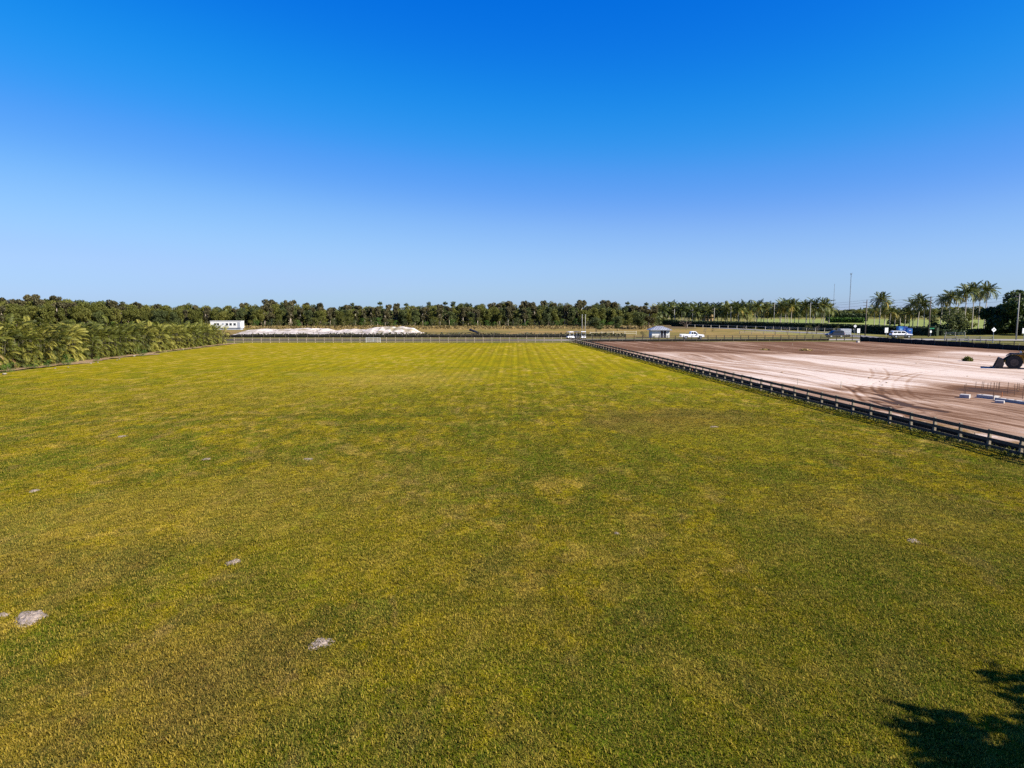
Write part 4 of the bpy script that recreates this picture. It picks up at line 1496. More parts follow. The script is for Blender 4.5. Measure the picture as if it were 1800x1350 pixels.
M['leaf_hedge_core'] = simple('hedge_inside', (.014, .022, .008), .9, .3, 2)
hedge(HP, 2.5, 2.4, 'long dark clipped hedge in front of the palms and fairway', 'leaf_hedge')
hedge([G(1455, 567.0), G(1519, 567.5)], 2.6, 3.0, 'bright green crop row on the fairway behind the clipped hedge', 'leaf_bush', 'crop_row', 40, .6)
hedge([G(1452, 564.2), G(1524, 564.4)], 4.6, 4.0, 'dark tall hedge behind the bright green crop row', 'leaf_hedge', 'hedge', 60, .7)
hedge([G(1650, 590), G(1760, 586), G(1900, 588)], 1.5, 2.0, 'low dark hedge below the tall coconut palms at right', 'leaf_hedge')
hedge([G(1160, 571.2), G(1190, 571.5)], 2.6, 2.4, 'dark hedge end behind the guardhouse roof', 'leaf_hedge')

# big dark tree and broadleaf trees at right
def big_tree(P, H, rad, label, leaf, seed, n=5200, size=.55, name='broadleaf_tree', low=.12, lit=None):
    rr = random.Random(seed); rg_ = np.random.default_rng(seed)
    t = E(name, (P[0], P[1], 0), label, 'tree')
    tm = MB(); lobes = []
    tm.tube([(0, 0, -.4), (.2, .1, H * .2), (.1, .3, H * .42)], [.55, .42, .3], 8)
    for q in range(26):
        a = rr.uniform(0, 6.28); r = rad * rr.random() ** .6 * .85; z = H * rr.uniform(low + .12, .9)
        z *= 1 - .28 * (r / rad) ** 2
        k_ = rr.uniform(.17, .27) * rad * 1.15
        lobes.append((r * math.cos(a), r * math.sin(a), z, k_ * 1.15, k_ * 1.15, k_ * .85))
        if q % 2 == 0: tm.tube([(.1, .2, H * .3), (r * .5 * math.cos(a), r * .5 * math.sin(a), z * .75), (r * math.cos(a), r * math.sin(a), z)], [.22, .12, .04], 5)
    tm.build('trunk', M['bark'], t, smooth=True)
    P_, wh, d = crown_points(lobes, n, rg_, .5)
    tint = np.clip(.5 + .2 * rg_.normal(size=n) + .3 * (rg_.random(26)[wh] - .5), 0, 1)
    link('crown', quads_mesh('crown', leaf_quads(P_, size, 1.4, .4, rg_), M[leaf], tint), t)
    return t


P = G(1792, 588)
big_tree(P, HT(P, 514), 10.8, 'huge dark spreading tree at the right picture edge', 'leaf_ficus', 5, 16000, .6)
P = G(1668, 588)
big_tree(P, HT(P, 545), 5.8, 'rounded dark bushy tree under the leftmost tall palms', 'leaf_dark', 6, 3200, .45, low=.0)
P = G(1690, 579)
big_tree(P, HT(P, 545), 5.5, 'olive green rounded tree behind the tall coconut palms', 'leaf_green', 7, 2600, .5, low=.0)
P = G(1580, 574)
big_tree(P, HT(P, 544), 5.0, 'dark round broadleaf tree behind the low palm clump', 'leaf_dark', 8, 2200, .5, low=.1)

# trees far off on the right
for i in range(46):
    px = 1285 + 560 * (i + rg.uniform(-.4, .4)) / 46
    Y = 560 + rg.uniform(-50, 120)
    P = GD(px, Y)
    H = HT(P, rg.uniform(541, 548) - (4 if px > 1640 else 0) - (3 if px < 1320 else 0))
    kk = rg.choice(('leaf_dark', 'leaf_dark', 'leaf_green'))
    tree(P, H, 'round', kk, 'bark', rg.randrange(5), 'hazy dark tree on the skyline beyond the fairway ' + ('at the far right' if px > 1640 else 'near the radio masts' if px > 1450 else 'behind the palm row'), 'trees on the far right skyline', 'skyline_tree', 1.7)
n = 5000
px = rng.uniform(1150, 1900, n); Yv = 640 + 80 * rng.random(n)
Zv = (7.6 + 1.5 * np.sin(px * .05)) * rng.random(n)
tag(link('far_woodland', quads_mesh('far_woodland', leaf_quads(np.stack([(px - 900) / FOC / d0 * Yv, Yv, Zv], 1), 3.0, 1.5, .3), M['leaf_dark'], rng.random(n))), 'low far off woodland along the right horizon', 'woodland', kind='stuff')

# trees beyond the right picture edge whose shade falls on the near lawn
big_tree((19.95, 6.35), 8.8, 4.8, 'leafy tree beyond the right edge that shades the near lawn', 'leaf_dark', 15, 4200, .36, 'shade_tree', .35)

# ------------------------------------------------------------------ sand heaps beyond the road
def mat_heap():
    t = NT('white_sand_heap')
    p = t.pos()
    a = t.noise(t.mapping(p, (1, 1, .4)), .55, 6, .65, .8)
    g = t.n('NewGeometry')
    w = t.ramp(t.noise(p, .16, 4, .6), .54, .64)
    c = t.mix(t.ramp(a, .35, .6), (.33, .285, .25), (.47, .42, .375))
    c = t.mix(t.math('MULTIPLY', w, .75), c, (.16, .13, .06))
    return t.surf(c, .95, 0, t.bump(a, .8, .4), .1)


M['heap'] = mat_heap()


def heap(x0, x1, base_py, tops, depth, label, seed):
    A = G(x0, base_py); B = G(x1, base_py)
    nx, ny = 120, 26
    X = np.linspace(A.x, B.x, nx)[None, :].repeat(ny, 0)
    v = np.linspace(0, 1, ny)[:, None].repeat(nx, 1)
    Y = A.y + v * depth
    u_ = np.linspace(0, 1, nx)
    tp = np.interp(u_, [q[0] for q in tops], [q[1] for q in tops])[None, :]
    prof = sm(v, 0, .42) * (1 - sm(v, .55, 1))
    rut = fbm(X * .55 + seed, Y * .05 + 3, 5) - .5
    Z = tp * prof * (1 + .6 * rut * (1 - np.abs(v - .35))) + .25 * (fbm(X * .5, Y * .5, 3) - .5) * prof
    Z[0, :] = Z[-1, :] = -.08; Z[:, 0] = Z[:, -1] = -.08
    o = link('sand_heap', grid_mesh('sand_heap', X, Y, Z, M['heap']))
    tag(o, label, 'sand heap', 'white sand heaps beyond the road')


heap(405, 566, 588.5, [(0, .9), (.15, 1.3), (.32, 1.0), (.45, 1.3), (.7, 1.5), (.9, 1.3), (1, .6)], 30, 'long low white sand heap right of the palm hedge', 3)
heap(545, 728, 589.5, [(0, .5), (.2, 1.2), (.32, 1.5), (.45, 1.35), (.55, 2.05), (.8, 2.25), (.93, 1.7), (1, .3)], 26, 'taller eroded white sand heap with dark gullies', 8)

# ------------------------------------------------------------------ buildings, vehicles, signs, poles
M['white_paint'] = simple('white_paint', (.62, .62, .60), .5, .05, 2)
M['stucco'] = simple('white_stucco', (.58, .57, .54), .85, .06, 3, bump=.3)
M['cream'] = simple('cream_stucco', (.42, .30, .15), .85, .08, 1)
M['roof_metal'] = simple('silver_blue_metal', (.28, .29, .31), .5, .1, 1, .3)
M['roof_rib'] = simple('roof_rib', (.40, .405, .42), .5, .1, 1, .3)
M['glass'] = simple('dark_glass', (.02, .025, .035), .08, .2, 1, 0, .6)
M['dark_door'] = simple('dark_door', (.03, .03, .05), .4, .2, 2)
M['rubber'] = simple('tyre_rubber', (.018, .018, .018), .85, .3, 8)
M['rim'] = simple('alloy_rim', (.55, .55, .56), .35, .1, 2, .7)
M['chrome'] = simple('chrome', (.6, .6, .6), .25, .05, 2, .9)
M['car_white'] = simple('white_car_paint', (.82, .82, .82), .25, .03, 1, 0, .5)
M['car_grey'] = simple('dark_grey_car_paint', (.06, .065, .075), .3, .1, 1, 0, .5)
M['car_blue'] = simple('dark_blue_car_paint', (.015, .022, .045), .25, .1, 1, 0, .5)
M['black_plastic'] = simple('black_plastic', (.02, .02, .022), .6, .2, 3)
M['lamp_red'] = simple('red_lamp', (.35, .02, .02), .3, .1, 2)
M['lamp_clear'] = simple('clear_lamp', (.7, .7, .68), .15, .05, 2)
M['grey_box'] = simple('grey_metal', (.30, .32, .36), .5, .1, 2)
M['blue_panel'] = simple('blue_panel', (.03, .16, .42), .5, .12, 2)
M['blue_dark'] = simple('dark_blue_panel', (.02, .06, .25), .5, .12, 2)
M['loader_yellow'] = simple('worn_yellow_paint', (.50, .27, .02), .5, .2, 2)
M['bucket_steel'] = simple('worn_steel', (.055, .045, .036), .65, .4, 3)
M['concrete'] = simple('concrete', (.33, .31, .29), .9, .15, 3, bump=.4)
M['rebar'] = simple('rusty_rebar', (.10, .055, .035), .8, .3, 5)
M['pole_wood'] = simple('utility_pole_wood', (.11, .09, .07), .9, .3, 4)
M['pole_pale'] = simple('pale_concrete_pole', (.26, .25, .22), .85, .15, 3)
M['sign_white'] = simple('sign_white', (.78, .78, .76), .5, .05, 3)
M['sign_green'] = simple('sign_green', (.02, .20, .10), .5, .1, 3)
M['sign_black'] = simple('sign_black', (.015, .015, .015), .5, .1, 3)
M['galv'] = simple('galvanised_post', (.35, .38, .40), .5, .15, 3, .5)
M['steel_far'] = simple('mast_steel', (.16, .17, .19), .6, .1, 1)
M['wire'] = simple('wire', (.05, .05, .055), .6, .1, 1)
M['orange'] = simple('orange_paint', (.30, .10, .03), .6, .15, 3)
M['pipe_dark'] = simple('dark_pipe', (.05, .035, .025), .7, .3, 3)
M['inside_shade'] = simple('hollow_shade', (.012, .012, .012), .9, .2, 3)

# site trailer behind the hedge end
A, B = G(370, 579.5), G(424, 579.5)
W = B.x - A.x
t = E('site_trailer', (A.x, A.y, 0), 'long white site trailer above the far end of the palm hedge', 'trailer')
H0, H1 = .7, HT(A, 564.6)
MB().box((W / 2, 1.5, (H0 + H1) / 2), (W, 3.0, H1 - H0)).build('body', M['white_paint'], t)
MB().box((W / 2, 1.5, H1 + .06), (W + .25, 3.2, .12)).build('roof', M['white_board'], t)
MB().box((W / 2, 1.5, .33), (W - .6, 2.6, .74)).build('skirt', M['grey_box'], t)
for fx in (.17, .26, .55, .67, .80):
    f = MB().box((W * fx, -.02, H0 + 1.35), (.95, .05, .95)).build('window', M['white_board'], t)
    MB().box((W * fx, -.05, H0 + 1.35), (.80, .04, .80)).build('pane', M['glass'], f)
MB().box((W * .93, -.02, H0 + 1.08), (.95, .05, 2.1)).build('door', M['grey_box'], t)
MB().box((W * .42, -.03, H0 + 1.5), (.6, .06, .5)).build('air_conditioner', M['grey_box'], t)

# guardhouse
A, B = G(1146, 594), G(1177, 594)
W = B.x - A.x
Dp = 4.2
he = HT(A, 579.5); hr = HT(A + Vector((0, 2, 0)), 573.2)
t = E('guardhouse', (A.x, A.y, 0), 'small white guardhouse with hipped silver metal roof by the road', 'guardhouse')
MB().box((W / 2, Dp / 2, he / 2), (W, Dp, he)).build('wall', M['stucco'], t)
o_ = .55
m = MB()
z0, z1 = he - .05, hr
x0, x1, y0, y1 = -o_, W + o_, -o_, Dp + o_
rx0, rx1, ry = x0 + 2.1, x1 - 2.1, Dp / 2
m.add([(x0, y0, z0), (x1, y0, z0), (x1, y1, z0), (x0, y1, z0), (rx0, ry, z1), (rx1, ry, z1), (x0, y0, z0 - .14), (x1, y0, z0 - .14), (x1, y1, z0 - .14), (x0, y1, z0 - .14)],
      [(0, 1, 5, 4), (1, 2, 5), (2, 3, 4, 5), (3, 0, 4), (6, 7, 1, 0), (7, 8, 2, 1), (8, 9, 3, 2), (9, 6, 0, 3), (9, 8, 7, 6)])
rf = m.build('roof', M['roof_metal'], t)
for i in range(13):
    x = x0 + (x1 - x0) * (i + .5) / 13
    f = min(1, min((x - x0) / (rx0 - x0), (x1 - x) / (x1 - rx1)))
    a = Vector((x, y0, z0 + .03)); b = Vector((x, y0 + (ry - y0) * f, z0 + (z1 - z0) * f + .03))
    if (b - a).length > .2: MB().beam(a, b, .07, .08).build('rib', M['roof_rib'], rf)
for i, fx in enumerate((.56, .72)):
    d_ = MB().box((W * fx, -.03, 1.12), (.85, .06, 2.2)).build('door', M['dark_door'], t)
    MB().box((W * fx, -.065, 1.45), (.55, .02, 1.1)).build('pane', M['glass'], d_)
for fx in (.47, .64, .81): MB().box((W * fx, -.04, 1.18), (.10, .08, 2.36)).build('door_frame', M['white_board'], t)
MB().box((W * .64, -.045, 2.36), (W * .36, .09, .12)).build('lintel', M['white_board'], t)
MB().box((W * .22, -.02, .15), (W * .4, .05, .3)).build('plinth', M['concrete'], t)
MB().box((W * .92, -.08, 1.55), (.35, .16, .35)).build('meter_box', M['grey_box'], t)

# two white poles
for px, lab in ((1023.0, 'left one of two tall white poles by the road'), (1028.6, 'right one of two tall white poles by the road')):
    P = G(px, 592)
    h = HT(P, 553.5)
    t = E('tall_pole', P, lab, 'pole', 'two tall white poles')
    MB().tube([(0, 0, -.2), (0, 0, h)], [.10, .075], 10).build('pole', M['pole_pale'], t, smooth=True)
    MB().disc((0, 0, .15), (0, 0, 1), .3, .3, 12).build('base', M['concrete'], t)
    MB().disc((0, 0, h + .05), (0, 0, 1), .16, .12, 10).build('cap', M['galv'], t)


# ---- vehicles, drawn facing +X
def wheels(t, xs, r, w, tr, rimmat='rim'):
    tm = MB().disc((0, 0, 0), (0, 1, 0), r, w, 20).mesh('tyre', M['rubber'])
    rm = MB().disc((0, 0, 0), (0, 1, 0), r * .62, w + .03, 14).mesh('rim', M[rimmat])
    for x in xs:
        for s_ in (-1, 1):
            o = link('wheel', tm, t, (x, s_ * tr, r))
            link('rim', rm, o)


def flush(t, name, mat, prof, y, sgn, th=.02):
    m = MB().prism(prof, min(y, y + sgn * th), max(y, y + sgn * th))
    return m.build(name, M[mat], t)


def pickup(P, rz, label, paint='car_white', L=6.0):
    t = E('pickup_truck', P, label, 'pickup truck', None, rz)
    k = L / 6.0
    w = .98
    body = [(-3.0, .55), (-3.0, 1.12), (-.55, 1.12), (-.55, 1.18), (1.55, 1.18), (2.75, 1.10), (2.95, .95), (2.98, .55), (2.45, .5), (2.25, .85), (1.75, .85), (1.5, .48), (-1.25, .48), (-1.5, .85), (-2.0, .85), (-2.2, .5)]
    MB().prism([(x * k, z) for x, z in body], -w, w, .05).build('body', M[paint], t)
    cab = [(-.6, 1.15), (-.45, 1.85), (-.1, 1.95), (.75, 1.93), (1.6, 1.17)]
    MB().prism([(x * k, z) for x, z in cab], -w + .1, w - .1, .06).build('cab', M[paint], t)
    for s_ in (-1, 1):
        y = s_ * (w - .10)
        flush(t, 'window', 'glass', [(-.38 * k, 1.25), (-.30 * k, 1.78), (.15 * k, 1.82), (.15 * k, 1.25)], y, s_)
        flush(t, 'window', 'glass', [(.27 * k, 1.25), (.27 * k, 1.82), (.72 * k, 1.80), (1.22 * k, 1.25)], y, s_)
        MB().box((1.2 * k, s_ * (w + .12), 1.28), (.16, .24, .2)).build('mirror', M['black_plastic'], t)
        MB().box((2.9 * k, s_ * .72, .9), (.2, .36, .18)).build('headlight', M['lamp_clear'], t)
        MB().box((-3.0 * k, s_ * .85, .95), (.06, .18, .34)).build('tail_light', M['lamp_red'], t)
        MB().box((.0, s_ * (w + .005), 1.05), (.18, .03, .05)).build('door_handle', M['black_plastic'], t)
    m = MB().add([(1.0 * k, -.78, 1.80), (1.0 * k, .78, 1.80), (1.63 * k, .82, 1.20), (1.63 * k, -.82, 1.20), (.98 * k, -.78, 1.78), (1.6 * k, -.82, 1.17), (.98 * k, .78, 1.78), (1.6 * k, .82, 1.17)],
                 [(0, 1, 2, 3), (0, 4, 6, 1), (3, 2, 7, 5)])
    m.build('windshield', M['glass'], t)
    MB().box((-1.78 * k, 0, 1.125), (2.2 * k, 1.62, .03)).build('bed', M['black_plastic'], t)
    for s_ in (-1, 1): MB().box((-1.78 * k, s_ * (w - .1), 1.17), (2.4 * k, .12, .1)).build('bed_rail', M[paint], t)
    MB().box((2.98 * k, 0, .62), (.18, 1.86, .24)).build('front_bumper', M['chrome'], t)
    MB().box((-3.02 * k, 0, .62), (.18, 1.8, .2)).build('rear_bumper', M['chrome'], t)
    MB().box((2.96 * k, 0, .92), (.06, 1.0, .26)).build('grille', M['black_plastic'], t)
    wheels(t, (2.0 * k, -1.75 * k), .40, .27, .84)
    return t


def suv(P, rz, label, upper='car_white', lower='car_grey', L=5.2):
    t = E('parked_suv', P, label, 'suv', None, rz)
    k = L / 5.2; w = .98
    low = [(-2.55, .45), (-2.6, .85), (2.5, .85), (2.6, .7), (2.55, .42), (2.15, .42), (1.95, .8), (1.35, .8), (1.15, .42), (-1.05, .42), (-1.25, .8), (-1.85, .8), (-2.05, .42)]
    MB().prism([(x * k, z) for x, z in low], -w, w, .04).build('lower_body', M[lower], t)
    up = [(-2.6, .86), (-2.55, 1.2), (1.35, 1.2), (2.35, 1.05), (2.52, .86)]
    MB().prism([(x * k, z) for x, z in up], -w + .015, w - .015, .05).build('body', M[upper], t)
    cab = [(-2.5, 1.18), (-2.3, 1.80), (-1.9, 1.90), (.25, 1.90), (.55, 1.85), (1.45, 1.18)]
    MB().prism([(x * k, z) for x, z in cab], -w + .12, w - .12, .06).build('cabin', M[upper], t)
    for s_ in (-1, 1):
        y = s_ * (w - .12)
        for prof in ([(-2.25, 1.28), (-2.12, 1.74), (-1.35, 1.78), (-1.35, 1.28)], [(-1.2, 1.28), (-1.2, 1.78), (-.35, 1.78), (-.35, 1.28)], [(-.2, 1.28), (-.2, 1.78), (.45, 1.75), (1.1, 1.28)]):
            flush(t, 'window', 'glass', [(x * k, z) for x, z in prof], y, s_)
        MB().box((1.1 * k, s_ * (w + .1), 1.3), (.16, .22, .18)).build('mirror', M[upper], t)
        MB().box((2.48 * k, s_ * .74, .95), (.14, .34, .16)).build('headlight', M['lamp_clear'], t)
        MB().box((-2.58 * k, s_ * .86, 1.1), (.06, .16, .4)).build('tail_light', M['lamp_red'], t)
        MB().box((-.9 * k, s_ * .7, 1.95), (2.2 * k, .05, .06)).build('roof_rail', M['black_plastic'], t)
    m = MB().add([(.62 * k, -.74, 1.82), (.62 * k, .74, 1.82), (1.47 * k, .8, 1.22), (1.47 * k, -.8, 1.22), (.58 * k, -.74, 1.78), (1.40 * k, -.8, 1.19), (.58 * k, .74, 1.78), (1.40 * k, .8, 1.19)],
                 [(0, 1, 2, 3), (0, 4, 6, 1), (3, 2, 7, 5)])
    m.build('windshield', M['glass'], t)
    MB().box((-2.53 * k, 0, 1.52), (.05, 1.4, .42)).build('rear_window', M['glass'], t)
    MB().box((2.58 * k, 0, .6), (.14, 1.84, .24)).build('front_bumper', M['black_plastic'], t)
    wheels(t, (1.65 * k, -1.55 * k), .39, .27, .85)
    return t


pickup(G(1216, 595.5), 0, 'white crew cab pickup truck right of the guardhouse')
suv(G(1583, 594), R(-4), 'white suv with dark lower body before the blue boxes', L=5.4)
suv(G(1467, 593.2), R(184), 'dark off-roader parked behind the dirt lot fence', 'car_blue', 'car_blue', 4.6)


def golf_cart(P, rz, label, paint):
    """small open utility cart drawn facing +X"""
    t = E('golf_cart', P, label, 'golf cart', 'carts at the foot of the poles', rz)
    MB().prism([(-1.15, .3), (-1.15, .72), (-.25, .72), (-.2, .36), (.55, .36), (.7, .8), (1.1, .66), (1.2, .32)], -.58, .58, .04).build('body', M[paint], t)
    MB().prism([(-.75, .74), (-.2, .76), (-.2, .86), (-.62, .88), (-.74, 1.3), (-.82, 1.3)], -.52, .52, .03).build('seat', M['black_plastic'], t)
    MB().prism([(-1.1, 1.82), (.72, 1.82), (.66, 1.9), (-1.04, 1.9)], -.62, .62, .03).build('roof', M[paint], t)
    for y in (-.54, .54):
        MB().tube([(-1.0, y, .7), (-1.0, y, 1.83)], .03, 6).build('roof_post', M['galv'], t)
        MB().tube([(.72, y, .78), (.6, y, 1.83)], .03, 6).build('roof_post', M['galv'], t)
        MB().box((1.13, y * .75, .56), (.08, .16, .12)).build('headlight', M['lamp_clear'], t)
    MB().box((-1.18, 0, .5), (.06, 1.0, .3)).build('rear_panel', M['black_plastic'], t)
    wm = MB().disc((0, 0, 0), (0, 1, 0), .25, .2, 14).mesh('wheel', M['rubber'])
    for x in (.75, -.75):
        for y in (-.5, .5): link('wheel', wm, t, (x, y, .25))


golf_cart(G(1002.5, 596), R(-68), 'white golf cart just left of the two white poles', 'car_white')
golf_cart(G(1012.5, 595.5), R(-120), 'dark golf cart between the white cart and the poles', 'car_grey')
golf_cart(G(1025.5, 595.5), R(-95), 'white golf cart at the foot of the two white poles', 'car_white')

# box trailer behind the off-roader
P = G(1487, 592)
t = E('box_trailer', P, 'grey box trailer behind the dark off-roader', 'trailer')
MB().box((0, 1.1, 1.35), (3.0, 2.0, 1.7)).build('body', M['grey_box'], t)
MB().box((-1.9, 1.1, .45), (1.0, .12, .12)).build('hitch', M['black_plastic'], t)
for x in (.2, .9): MB().disc((x, .05, .34), (0, 1, 0), .34, .2, 14).build('wheel', M['rubber'], t)
MB().box((0, .075, 1.35), (2.7, .03, .06)).build('trim', M['white_board'], t)
MB().box((0, 1.1, .45), (2.8, 1.9, .1)).build('chassis', M['black_plastic'], t)

# blue portable boxes beside the suv
def portable(P, w, h, label, mat, roofmat, name='portable_toilet'):
    t = E(name, P, label, 'portable toilet', 'blue portable boxes by the suv')
    MB().box((0, .6, h / 2), (w, 1.2, h)).build('body', M[mat], t)
    MB().prism([(-w / 2 - .04, h), (w / 2 + .04, h), (w / 2 - .1, h + .22), (-w / 2 + .1, h + .22)], -.04, 1.24).build('roof', M[roofmat], t)
    MB().box((0, -.02, h * .47), (w * .7, .05, h * .84)).build('door', M[roofmat], t)
    MB().box((0, -.05, h * .78), (w * .4, .02, .12)).build('vent', M['white_board'], t)


portable(G(1583, 590.5), 1.3, 2.5, 'light blue portable toilet above the suv roof', 'blue_panel', 'blue_panel')
portable(G(1591, 590.0), 1.3, 2.4, 'dark blue portable toilet right of the light blue one', 'blue_dark', 'blue_dark')
portable(G(1599, 590.5), 1.4, 2.0, 'low blue portable toilet at the suv bonnet', 'blue_panel', 'blue_dark')

# signs
def post_sign(px, base, top, label, kind, w=None, name='road_sign'):
    P = G(px, base)
    h = HT(P, top)
    t = E(name, (P.x, P.y, 0), label, 'sign')
    if kind == 'diamond':
        s_ = w
        MB().tube([(0, 0, -.2), (0, 0, h - s_ * .3)], .04, 6).build('post', M['galv'], t)
        b = MB().add([(0, -.05, h), (s_ / 2, -.05, h - s_ / 2), (0, -.05, h - s_), (-s_ / 2, -.05, h - s_ / 2), (0, -.08, h), (s_ / 2, -.08, h - s_ / 2), (0, -.08, h - s_), (-s_ / 2, -.08, h - s_ / 2)],
                     [(0, 1, 2, 3), (7, 6, 5, 4), (0, 4, 5, 1), (1, 5, 6, 2), (2, 6, 7, 3), (3, 7, 4, 0)]).build('panel', M['sign_white'], t)
        m = MB()
        m.box((0, -.09, h - s_ * .52), (s_ * .10, .015, s_ * .34))
        m.build('symbol', M['sign_black'], b)
        MB().box((s_ * .07, -.0905, h - s_ * .40), (s_ * .16, .015, s_ * .10)).build('symbol', M['sign_black'], b)
    elif kind == 'board':
        hb = w * 1.5
        MB().box((0, -.05, h - hb / 2), (w, .06, hb)).build('panel', M['sign_white'], t)
        for x in (-w * .35, w * .35): MB().box((x, .02, h / 2), (.08, .08, h)).build('post', M['galv'], t)
    elif kind == 'double':
        for x in (-w * .27, w * .27): MB().box((x, -.05, h - w * .75), (w * .46, .06, w * 1.5)).build('panel', M['sign_white'], t)
        MB().box((0, .02, h / 2), (.10, .08, h)).build('post', M['galv'], t)
    elif kind == 'street':
        MB().tube([(0, 0, -.2), (0, 0, h)], .05, 6).build('post', M['galv'], t)
        MB().box((.1, -.05, h - .12), (1.7, .04, .3)).build('panel', M['sign_green'], t)
        MB().box((0, -.05, h - 1.05), (.5, .04, .6)).build('panel', M['sign_white'], t)
    elif kind == 'plate':
        MB().tube([(0, 0, -.2), (0, 0, h)], .045, 6).build('post', M['galv'], t)
        MB().box((0, -.06, h - w * .6), (w, .04, w * 1.2)).build('panel', M['sign_white'], t)
    return t


post_sign(1502, 593, 570.5, 'small pale diamond sign before the dark hedge', 'diamond', .85)
post_sign(1508.5, 592, 577.5, 'upright white board on posts behind the dirt lot corner', 'board', .80)
post_sign(1557.5, 591, 576, 'white double panel sign left of the white suv', 'double', .95)
post_sign(1635.5, 591, 576.5, 'street name sign on a post right of the palms', 'street')
post_sign(1745, 603, 575.3, 'white diamond warning sign beside the bleached fence', 'diamond', 1.12)
post_sign(1799, 601, 577, 'white plate sign on a post at the right picture edge', 'plate', 1.0)

# utility poles and wires
poles = []
for (px, pb, tp, mat, label) in ((1786, 597, 516, 'pole_pale', 'pale utility pole in front of the huge dark tree'), (1632, 592, 521, 'pole_wood', 'dark utility pole right of the palm clump'),
                                 (1520.5, 590, 527, 'pole_wood', 'dark utility pole left of the bushy coconut palm'), (1423, 577, 532, 'pole_pale', 'utility pole between two palm groups of three'),
                                 (1360, 575, 532, 'pole_pale', 'utility pole left of the first palm group of three'), (1284, 573, 539, 'pole_pale', 'thin distant utility pole right of the cream house'),
                                 (1255, 572.5, 541, 'pole_pale', 'thin distant utility pole at the cream house'), (1217, 572, 543, 'pole_pale', 'thin distant utility pole left of the cream house'),
                                 (1185, 571.5, 543, 'pole_pale', 'farthest utility pole behind the guardhouse')):
    P = G(px, pb)
    h = HT(P, tp)
    t = E('utility_pole', (P.x, P.y, 0), label, 'utility pole', 'utility poles along the road')
    MB().tube([(0, 0, -.5), (0, 0, h)], [.17, .11], 8).build('pole', M[mat], t, smooth=True)
    ar = MB().box((-.45, 0, h - .75), (1.1, .1, .12)).build('crossarm', M['pole_wood'], t)
    MB().box((-.45, 0, h - 1.65), (1.1, .1, .12)).build('crossarm', M['pole_wood'], t)
    for x in (-.9, -.1): MB().disc((x, 0, h - .6), (0, 0, 1), .06, .2, 6).build('insulator', M['grey_box'], ar)
    poles.append((P, h))
poles.insert(0, (Vector((165, 118, 0)), 11.5))
for lvl, lab in ((0, 'top overhead wire'), (-.75, 'middle overhead wire'), (-1.65, 'lower overhead wire')):
    for i, wh in ((0, 'at the right picture edge'), (1, 'above the tall coconut palms'), (2, 'above the low palm clump'), (3, 'left of the bushy coconut palm')):
        (a, ha), (b, hb) = poles[i], poles[i + 1]
        ox = -.85 if lvl else 0
        A = Vector((a.x + ox, a.y, ha + lvl)); B = Vector((b.x + ox, b.y, hb + lvl))
        pts = []
        for q in range(13):
            f = q / 12
            p = A.lerp(B, f); p.z -= 4 * f * (1 - f) * .55
            pts.append(p - A)
        o = MB().tube(pts, .022, 4).build('overhead_wire', M['wire'], None, A)
        tag(o, f'{lab} {wh}', 'wire', 'overhead wires')

# radio masts far off
for (px, top, Y, rbase, label, head) in ((1490.5, 481, 1100, .55, 'tall thin radio mast with a small head on the skyline', True), (1462.5, 499, 1200, .38, 'fainter thinner radio mast on the skyline', False)):
    P = GD(px, Y)
    h = HT(P, top)
    t = E('radio_mast', (P.x, P.y, 0), label, 'radio mast', 'radio masts')
    m = MB()
    for a in (0, 2.094, 4.189):
        m.tube([(rbase * math.cos(a), rbase * math.sin(a), 0), (rbase * .8 * math.cos(a), rbase * .8 * math.sin(a), h)], .13 if head else .07, 4)
    m.build('mast_legs', M['steel_far'], t)
    m = MB()
    for i in range(24):
        z0_, z1_ = h * i / 24, h * (i + 1) / 24
        for a, b in ((0, 2.094), (2.094, 4.189), (4.189, 0)):
            m.tube([(rbase * math.cos(a), rbase * math.sin(a), z0_), (rbase * .9 * math.cos(b), rbase * .9 * math.sin(b), z1_)], .07, 3)
    m.build('lattice', M['steel_far'], t)
    if head:
        MB().tube([(0, 0, h - 1.6), (0, 0, h - .2)], [.6, 1.5], 8).build('antenna_head', M['steel_far'], t)
        for k_ in range(3): MB().tube([(1.5 * math.cos(k_ * 2.09), 1.5 * math.sin(k_ * 2.09), h - 1.2), (1.5 * math.cos(k_ * 2.09), 1.5 * math.sin(k_ * 2.09), h + 1.4)], .14, 4).build('antenna', M['steel_far'], t)

# cream house among the palms
A, B = G(1240, 571), G(1254, 571)
W = B.x - A.x
t = E('house', (A.x, A.y, 0), 'cream house with low roof among distant palms', 'house')
MB().box((W / 2, 3, 2.0), (W, 6, 4.0)).build('wall', M['cream'], t)
MB().prism([(-.6, 4.0), (W + .6, 4.0), (W * .7, 5.3), (W * .3, 5.3)], -.6, 6.6).build('roof', M['cream'], t)
for fx in (.3, .7):
    MB().box((W * fx, -.03, 2.3), (.9, .06, 1.2)).build('window', M['glass'], t)
A = G(1146, 569.5)
t = E('house', (A.x, A.y, 0), 'tiny pale orange building above the forest end behind the guardhouse', 'house')
MB().box((1.2, 1.5, 2.0), (2.4, 3, 4.0)).build('wall', M['stucco'], t)
MB().prism([(-.3, 4.0), (2.7, 4.0), (1.2, 5.0)], -.3, 3.3).build('roof', M['cream'], t)
A = G(1165, 571)
P = A

